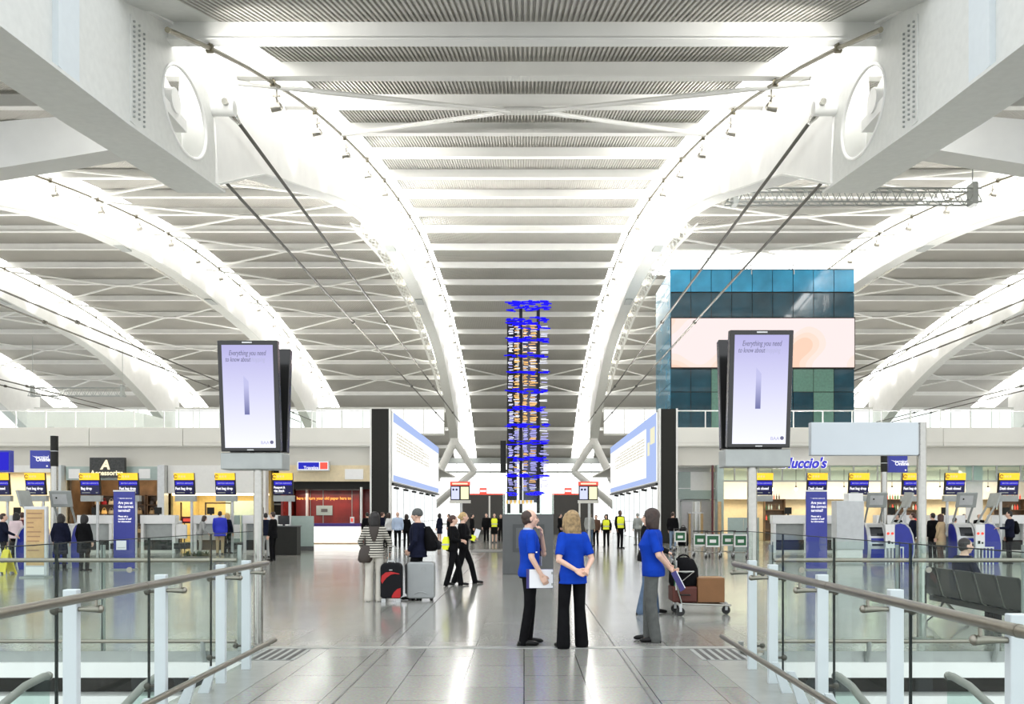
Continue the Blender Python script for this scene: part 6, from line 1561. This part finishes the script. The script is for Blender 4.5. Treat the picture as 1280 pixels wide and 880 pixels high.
# two women walking right
t, arms, T, hv = person('woman in black with brown hair striding to the right, hi-vis vest over her arm', X(566, 20.3), 20.3, -80, 1.63, 'f', 'cloth_black', 'cloth_black', ('bun', 'hair_auburn'), detail=1,
    feet=((0.08, -0.15, 0.10), (-0.08, 0.20)), armR=((0.22, -0.03, 1.12), (0.15, 0.17, 1.08)), armL=((-0.22, 0.0, 1.12), (-0.12, 0.2, 1.1)), flare=0.012)
v = thing('folded_vest', 'yellow hi-vis vest carried at the back of the brown-haired walking woman', 'vest', (X(557, 20.2), 20.15, 0.84))
c = MB(); c.loft([(0, 0, 0, 0.06, 0.05), (0.08, 0, 0, 0.09, 0.06), (0.22, 0.01, 0, 0.08, 0.05), (0.3, 0.02, 0, 0.05, 0.03)], 12); c.build('fabric', 'hivis', v, smooth=True); c = MB(); c.loft([(0.10, 0, 0, 0.092, 0.062), (0.14, 0, 0, 0.092, 0.062)], 12); c.build('reflective_band', 'silver', v)
t, arms, T, hv = person('blonde woman in black striding to the right with papers in her hand', X(579, 20.9), 20.9, -80, 1.70, 'f', 'cloth_black', 'cloth_black', ('bun', 'hair_fair'), detail=1,
    feet=((0.08, -0.22, 0.12), (-0.08, 0.30)), armR=((0.22, 0.0, 1.12), (0.13, 0.19, 1.10)), armL=((-0.22, 0.0, 1.12), (-0.12, 0.2, 1.1)), flare=0.01)
W = Matrix.Translation(t.location) @ Matrix.Rotation(R(-80), 4, 'Z') @ arms[1][2]
v = thing('papers', 'sheaf of white papers held by the blonde walking woman', 'papers', (W.x+0.06, W.y-0.02, W.z+0.02)); c = MB(); c.box(-0.03, 0.09, -0.005, 0.005, 0, 0.2, Matrix.Rotation(R(20), 4, 'Y')); c.build('sheets', 'paper', v); c = MB(); c.box(-0.07, 0.04, -0.02, -0.006, -0.1, 0.03, Matrix.Rotation(R(20), 4, 'Y')); c.build('yellow_cloth', 'hivis', v)

# cart pusher
t, arms, T, hv = person('person in a black jacket and blue jeans pushing the loaded cart, half hidden', 2.04, 14.6, -88, 1.74, 'm', 'cloth_black', 'denim', ('short', 'hair_black'), detail=1,
    feet=((0.09, -0.12), (-0.09, 0.16)), armR=((0.24, 0.06, 1.12), (0.22, 0.285, 1.04)), armL=((-0.24, 0.06, 1.12), (-0.22, 0.285, 1.04)), hem=0.84, lean=0.10, flare=0.018)

# people at the desks and in the distance: (px, Y, face, H, sex, top, bottom, hair, label, kw)
far = [
 (76, 25.6, 8, 1.66, 'f', 'cloth_navy', 'cloth_black', ('bob', 'hair_black'), 'woman in a long dark coat at the left kiosk, left of two', dict(hem=0.5)),
 (105, 25.6, -10, 1.64, 'f', 'cloth_black', 'cloth_black', ('bob', 'hair_black'), 'woman in a dark coat at the left kiosk, right of two', dict(hem=0.55)),
 (4, 25.9, -60, 1.68, 'm', 'cloth_navy', 'cloth_black', ('short', 'hair_brown'), 'fair-haired person in dark blue at the left edge', dict(armR=((0.25, 0.1, 1.15), (0.2, 0.3, 1.05)))),
 (20, 29.6, 0, 1.70, 'f', 'cloth_pink', 'cloth_black', ('bob', 'hair_black'), 'woman in a pale pink top near the left edge', {}),
 (28, 30.6, 10, 1.72, 'm', 'maroon', 'cloth_black', ('short', 'hair_auburn'), 'person in dark red beside the pale pink top', {}),
 (341, 31.3, 82, 1.74, 'm', 'cloth_black', 'cloth_black', ('short', 'hair_brown'), 'uniformed man in black standing right of the totem pole', dict(collar='cloth_white', hem=0.78)),
 (332, 33.6, 30, 1.70, 'm', 'cloth_navy', 'cloth_ltgrey', ('short', 'hair_black'), 'man half hidden behind the totem pole', {}),
 (275, 36.2, 5, 1.78, 'm', 'cloth_blue', 'cloth_tan', ('short', 'hair_brown'), 'traveller in a bright blue jacket with his back turned', dict(hem=0.72, fat=1.15)),
 (284, 36.9, -20, 1.70, 'f', 'cloth_navy', 'cloth_black', ('bob', 'hair_fair'), 'fair-haired woman in navy right of the bright blue jacket', {}),
 (250, 36.0, -70, 1.62, 'f', 'cloth_ltgrey', 'cloth_ltgrey', ('bob', 'hair_brown'), 'person in a light grey jacket leaning at the desk', dict(lean=0.25, armR=((0.25, 0.1, 1.1), (0.15, 0.3, 1.0)))),
 (221, 39.3, 175, 1.62, 'm', 'cloth_white', 'cloth_black', ('short', 'hair_black'), 'clerk in a white shirt behind the left desks', {}),
 (131, 39.4, 180, 1.66, 'm', 'cloth_black', 'cloth_black', ('short', 'hair_black'), 'clerk in black left of the blue banner', {}),
 (459, 43.5, 30, 1.74, 'm', 'cloth_black', 'cloth_black', ('short', 'hair_black'), 'person in black beside the red bay, behind the striped woman', {}),
 (478, 44.2, -60, 1.76, 'm', 'cloth_navy', 'cloth_black', ('short', 'hair_auburn'), 'man in navy before the left black pillar', {}),
 (486, 43.6, 60, 1.72, 'f', 'cloth_white', 'cloth_black', ('bob', 'hair_brown'), 'woman in a white blouse before the left black pillar', {}),
 (497, 43.0, 10, 1.76, 'm', 'cloth_ltblue', 'cloth_black', ('bald', 'skin'), 'man in a pale blue shirt seen from behind', {}),
 (508, 43.8, -10, 1.66, 'f', 'cloth_black', 'cloth_black', ('bob', 'hair_brown'), 'woman in black right of the pale blue shirt', {}),
 (549.5, 50.0, 60, 1.70, 'f', 'cloth_navy', 'cloth_navy', ('bob', 'hair_black'), 'woman in a dark skirt suit right of the backpack', dict(skirt=0.55, shoe='shoe')),
 (561, 54.0, 100, 1.68, 'm', 'cloth_black', 'cloth_black', ('short', 'hair_brown'), 'distant person in black behind the brown-haired walker', {}),
 (590, 50.5, -80, 1.68, 'm', 'cloth_black', 'cloth_black', ('short', 'hair_black'), 'distant dark figure left of the hi-vis vest', {}),
 (608, 52.5, 170, 1.72, 'm', 'cloth_black', 'cloth_black', ('short', 'hair_black'), 'dark figure next to the hi-vis vest', {}),
 (618, 50.8, 178, 1.72, 'f', 'cloth_black', 'cloth_black', ('short', 'hair_black'), 'person in a yellow hi-vis vest facing us, left of the plinth', dict(vest='hivis', skirt=0.5)),
 (626, 52.2, 185, 1.66, 'm', 'cloth_black', 'cloth_black', ('short', 'hair_black'), 'dark figure between the hi-vis vest and the plinth', {}),
 (700, 52, -100, 1.7, 'm', 'cloth_black', 'cloth_black', ('short', 'hair_black'), 'distant dark figure right of the plinth', {}),
 (737, 44.5, -30, 1.76, 'm', 'cloth_ltgrey', 'denim', ('short', 'hair_black'), 'man in a light grey shirt and jeans at the right display', {}),
 (745, 46, 150, 1.62, 'm', 'cloth_brown', 'cloth_black', ('short', 'hair_brown'), 'person in brown behind the light grey shirt', {}),
 (758, 44.0, 160, 1.66, 'f', 'cloth_black', 'cloth_black', ('bob', 'hair_black'), 'woman in a yellow vest right of the light grey shirt', dict(vest='hivis')),
 (775, 42.6, -150, 1.84, 'm', 'cloth_black', 'cloth_black', ('short', 'hair_black'), 'tall man in a yellow vest near the right billboard', dict(vest='hivis', skin='skin_dark')),
 (797, 47.0, 20, 1.72, 'm', 'mid_grey', 'cloth_grey', ('short', 'mid_grey'), 'distant grey figure right of the tall yellow vest', {}),
 (841, 41.2, -30, 1.76, 'm', 'cloth_black', 'denim_light', ('bald', 'hair_brown'), 'man in black jacket and pale jeans at the right black pillar', {}),
 (1122, 33.5, 100, 1.70, 'm', 'cloth_black', 'cloth_black', ('short', 'hair_black'), 'person in black between the kiosks and the camera pole', {}),
 (1141, 31.8, 60, 1.70, 'm', 'cloth_navy', 'cloth_black', ('short', 'hair_auburn'), 'person in navy left of the blank sign pole', {}),
 (1166, 31.0, 20, 1.70, 'm', 'cloth_black', 'cloth_black', ('short', 'hair_black'), 'person in black right of the blank sign pole', {}),
 (1176, 29.8, 40, 1.66, 'f', 'cloth_tan', 'cloth_brown', ('bob', 'hair_auburn'), 'woman in a tan coat queuing at the right', dict(hem=0.62)),
 (1187, 31.8, -60, 1.60, 'm', 'cloth_ltgrey', 'denim', ('short', 'hair_auburn'), 'person in blue jeans bending beside the tan coat', dict(lean=0.45)),
 (1205, 39.2, 180, 1.66, 'm', 'cloth_black', 'cloth_black', ('short', 'hair_black'), 'clerk in black behind the right desks', {}),
 (1224, 39.2, 180, 1.66, 'm', 'cloth_black', 'cloth_black', ('bald', 'hair_brown'), 'balding clerk behind the right desks', {}),
 (1262, 29.6, 72, 1.76, 'm', 'cloth_navy', 'cloth_black', ('short', 'hair_black'), 'man in dark blue with a backpack at the rightmost kiosk', dict(armL=((-0.25, 0.12, 1.15), (-0.2, 0.33, 1.15)), detail=0)),
]
for (px, Y, fc, H, sex, top, bot, hair, lab, kw) in far:
    person(lab, X(px, Y), Y, fc, H, sex, top, bot, hair, **kw)
bp = thing('backpack', 'black backpack of the man at the rightmost kiosk', 'backpack', (X(1270, 29.6), 29.66, 0.98), rz=R(72))
c = MB(); c.loft([(0, 0, -0.02, 0.12, 0.08), (0.1, 0, -0.04, 0.15, 0.11), (0.35, 0, -0.02, 0.14, 0.09), (0.45, 0, 0.0, 0.08, 0.05)], 14); c.build('pack', 'cloth_black', bp, smooth=True)
for s in (-1, 1): c = MB(); c.tube([(s*0.1, 0.03, 0.42), (s*0.11, 0.14, 0.46), (s*0.11, 0.2, 0.3)], 0.016, 6); c.build('shoulder_strap', 'cloth_black', bp, smooth=True)

# seated traveller
hzS = 0.50
tS = person('person in a dark coat seated on the black beam seats, seen from behind', 6.44, 12.86, -90, 1.68, 'm', 'cloth_navy', 'cloth_black', ('short', 'hair_black'), detail=1,
    feet=((0.12, 0.42, 0.085+0.38), (-0.12, 0.42, 0.085+0.38)), knees=((0.11, 0.42, 0.52+0.38), (-0.11, 0.42, 0.52+0.38)), armR=((0.28, 0.08, 1.12), (0.14, 0.3, 1.02)), armL=((-0.28, 0.08, 1.12), (-0.14, 0.3, 1.02)), hem=0.80, z0=-0.38, fat=1.12)

# ------------------------------------------------------------------ light and camera
w = bpy.data.worlds.new('World'); scene.world = w; w.use_nodes = True
bgn = w.node_tree.nodes['Background']; bgn.inputs[0].default_value = (0.93, 0.965, 1.0, 1); bgn.inputs[1].default_value = 1.65
def area(name, loc, rot, sx, sy, power, col=(1, 1, 1), spread=180):
    l = bpy.data.lights.new(name, 'AREA'); l.shape = 'RECTANGLE'; l.size = sx; l.size_y = sy; l.energy = power; l.color = col; l.spread = R(spread)
    o = bpy.data.objects.new(name, l); COL.objects.link(o); o.location = loc; o.rotation_euler = rot; return o
# unseen fill areas added above the upper floor to brighten the roof
for x in (-38, -26, -15, 15, 26, 38):
    for Y in (53, 90): area('roof_fill', (x, Y, 6.75), (PI+(0.4 if Y < 60 else 0.1), 0, 0), 9, 1.2, 1150*(1.0 if Y < 60 else 0.55), (1, 0.985, 0.96))
for x in (-7.8, 7.8):  # unseen fills added over the billboards to brighten the middle bay
    for Y in (55, 66): area('roof_fill', (x, Y, 7.75), (PI+0.4, 0, 0), 0.4, 5, 1500 if Y < 60 else 900, (1, 0.985, 0.96), 130)
# the spotlights on the rails, turned on to the arches
for r in RX[1:-1]:
    inn = 1 if r < 0 else -1
    for Y in PUR:
        if 30 < Y < 112:
            l = bpy.data.lights.new('spotlight_beam', 'SPOT'); l.energy = 250; l.spot_size = R(105); l.spot_blend = 0.8; l.shadow_soft_size = 0.12; l.color = (1, 0.97, 0.93)
            o = bpy.data.objects.new('spotlight_beam', l); COL.objects.link(o); o.location = (r+inn*1.20, Y+0.7, zr(Y+0.7)-1.27); o.rotation_euler = (0, R(70)*inn, 0)
# fill spots added near the rails to brighten the purlins of the middle bay
for s in (-1, 1):
    for Y in (19.2, 29.4, 39.9, 50.5, 61):
        l = bpy.data.lights.new('purlin_fill', 'SPOT'); l.energy = 650; l.spot_size = R(140); l.spot_blend = 0.9; l.shadow_soft_size = 0.15; l.color = (1, 0.985, 0.96)
        o = bpy.data.objects.new('purlin_fill', l); COL.objects.link(o); o.location = (s*7.2, Y, zr(Y)-1.1)
        o.rotation_euler = Vector((-s*0.7, 0.75, 0.02)).to_track_quat('-Z', 'Y').to_euler()
cam = bpy.data.cameras.new('camera'); co = bpy.data.objects.new('camera', cam); COL.objects.link(co)
co.location = (0, 0, EYE); co.rotation_euler = (PI/2, 0, 0)
cam.sensor_width = 36; cam.sensor_fit = 'HORIZONTAL'; cam.lens = 36*F/1280
cam.shift_x = -(CX-640)/1280; cam.shift_y = (CY-440)/1280
cam.clip_end = 400
scene.camera = co
vs_ = scene.view_settings
scene.display_settings.display_device = 'sRGB'
vs_.view_transform = 'Standard'; vs_.look = 'None'; vs_.exposure = 0.22; vs_.gamma = 1.0; vs_.use_curve_mapping = False
cy = scene.cycles
cy.use_denoising = True; cy.max_bounces = 8; cy.transparent_max_bounces = 16; cy.diffuse_bounces = 4; cy.glossy_bounces = 4
cy.sample_clamp_indirect = 8.0; cy.caustics_reflective = False; cy.caustics_refractive = False
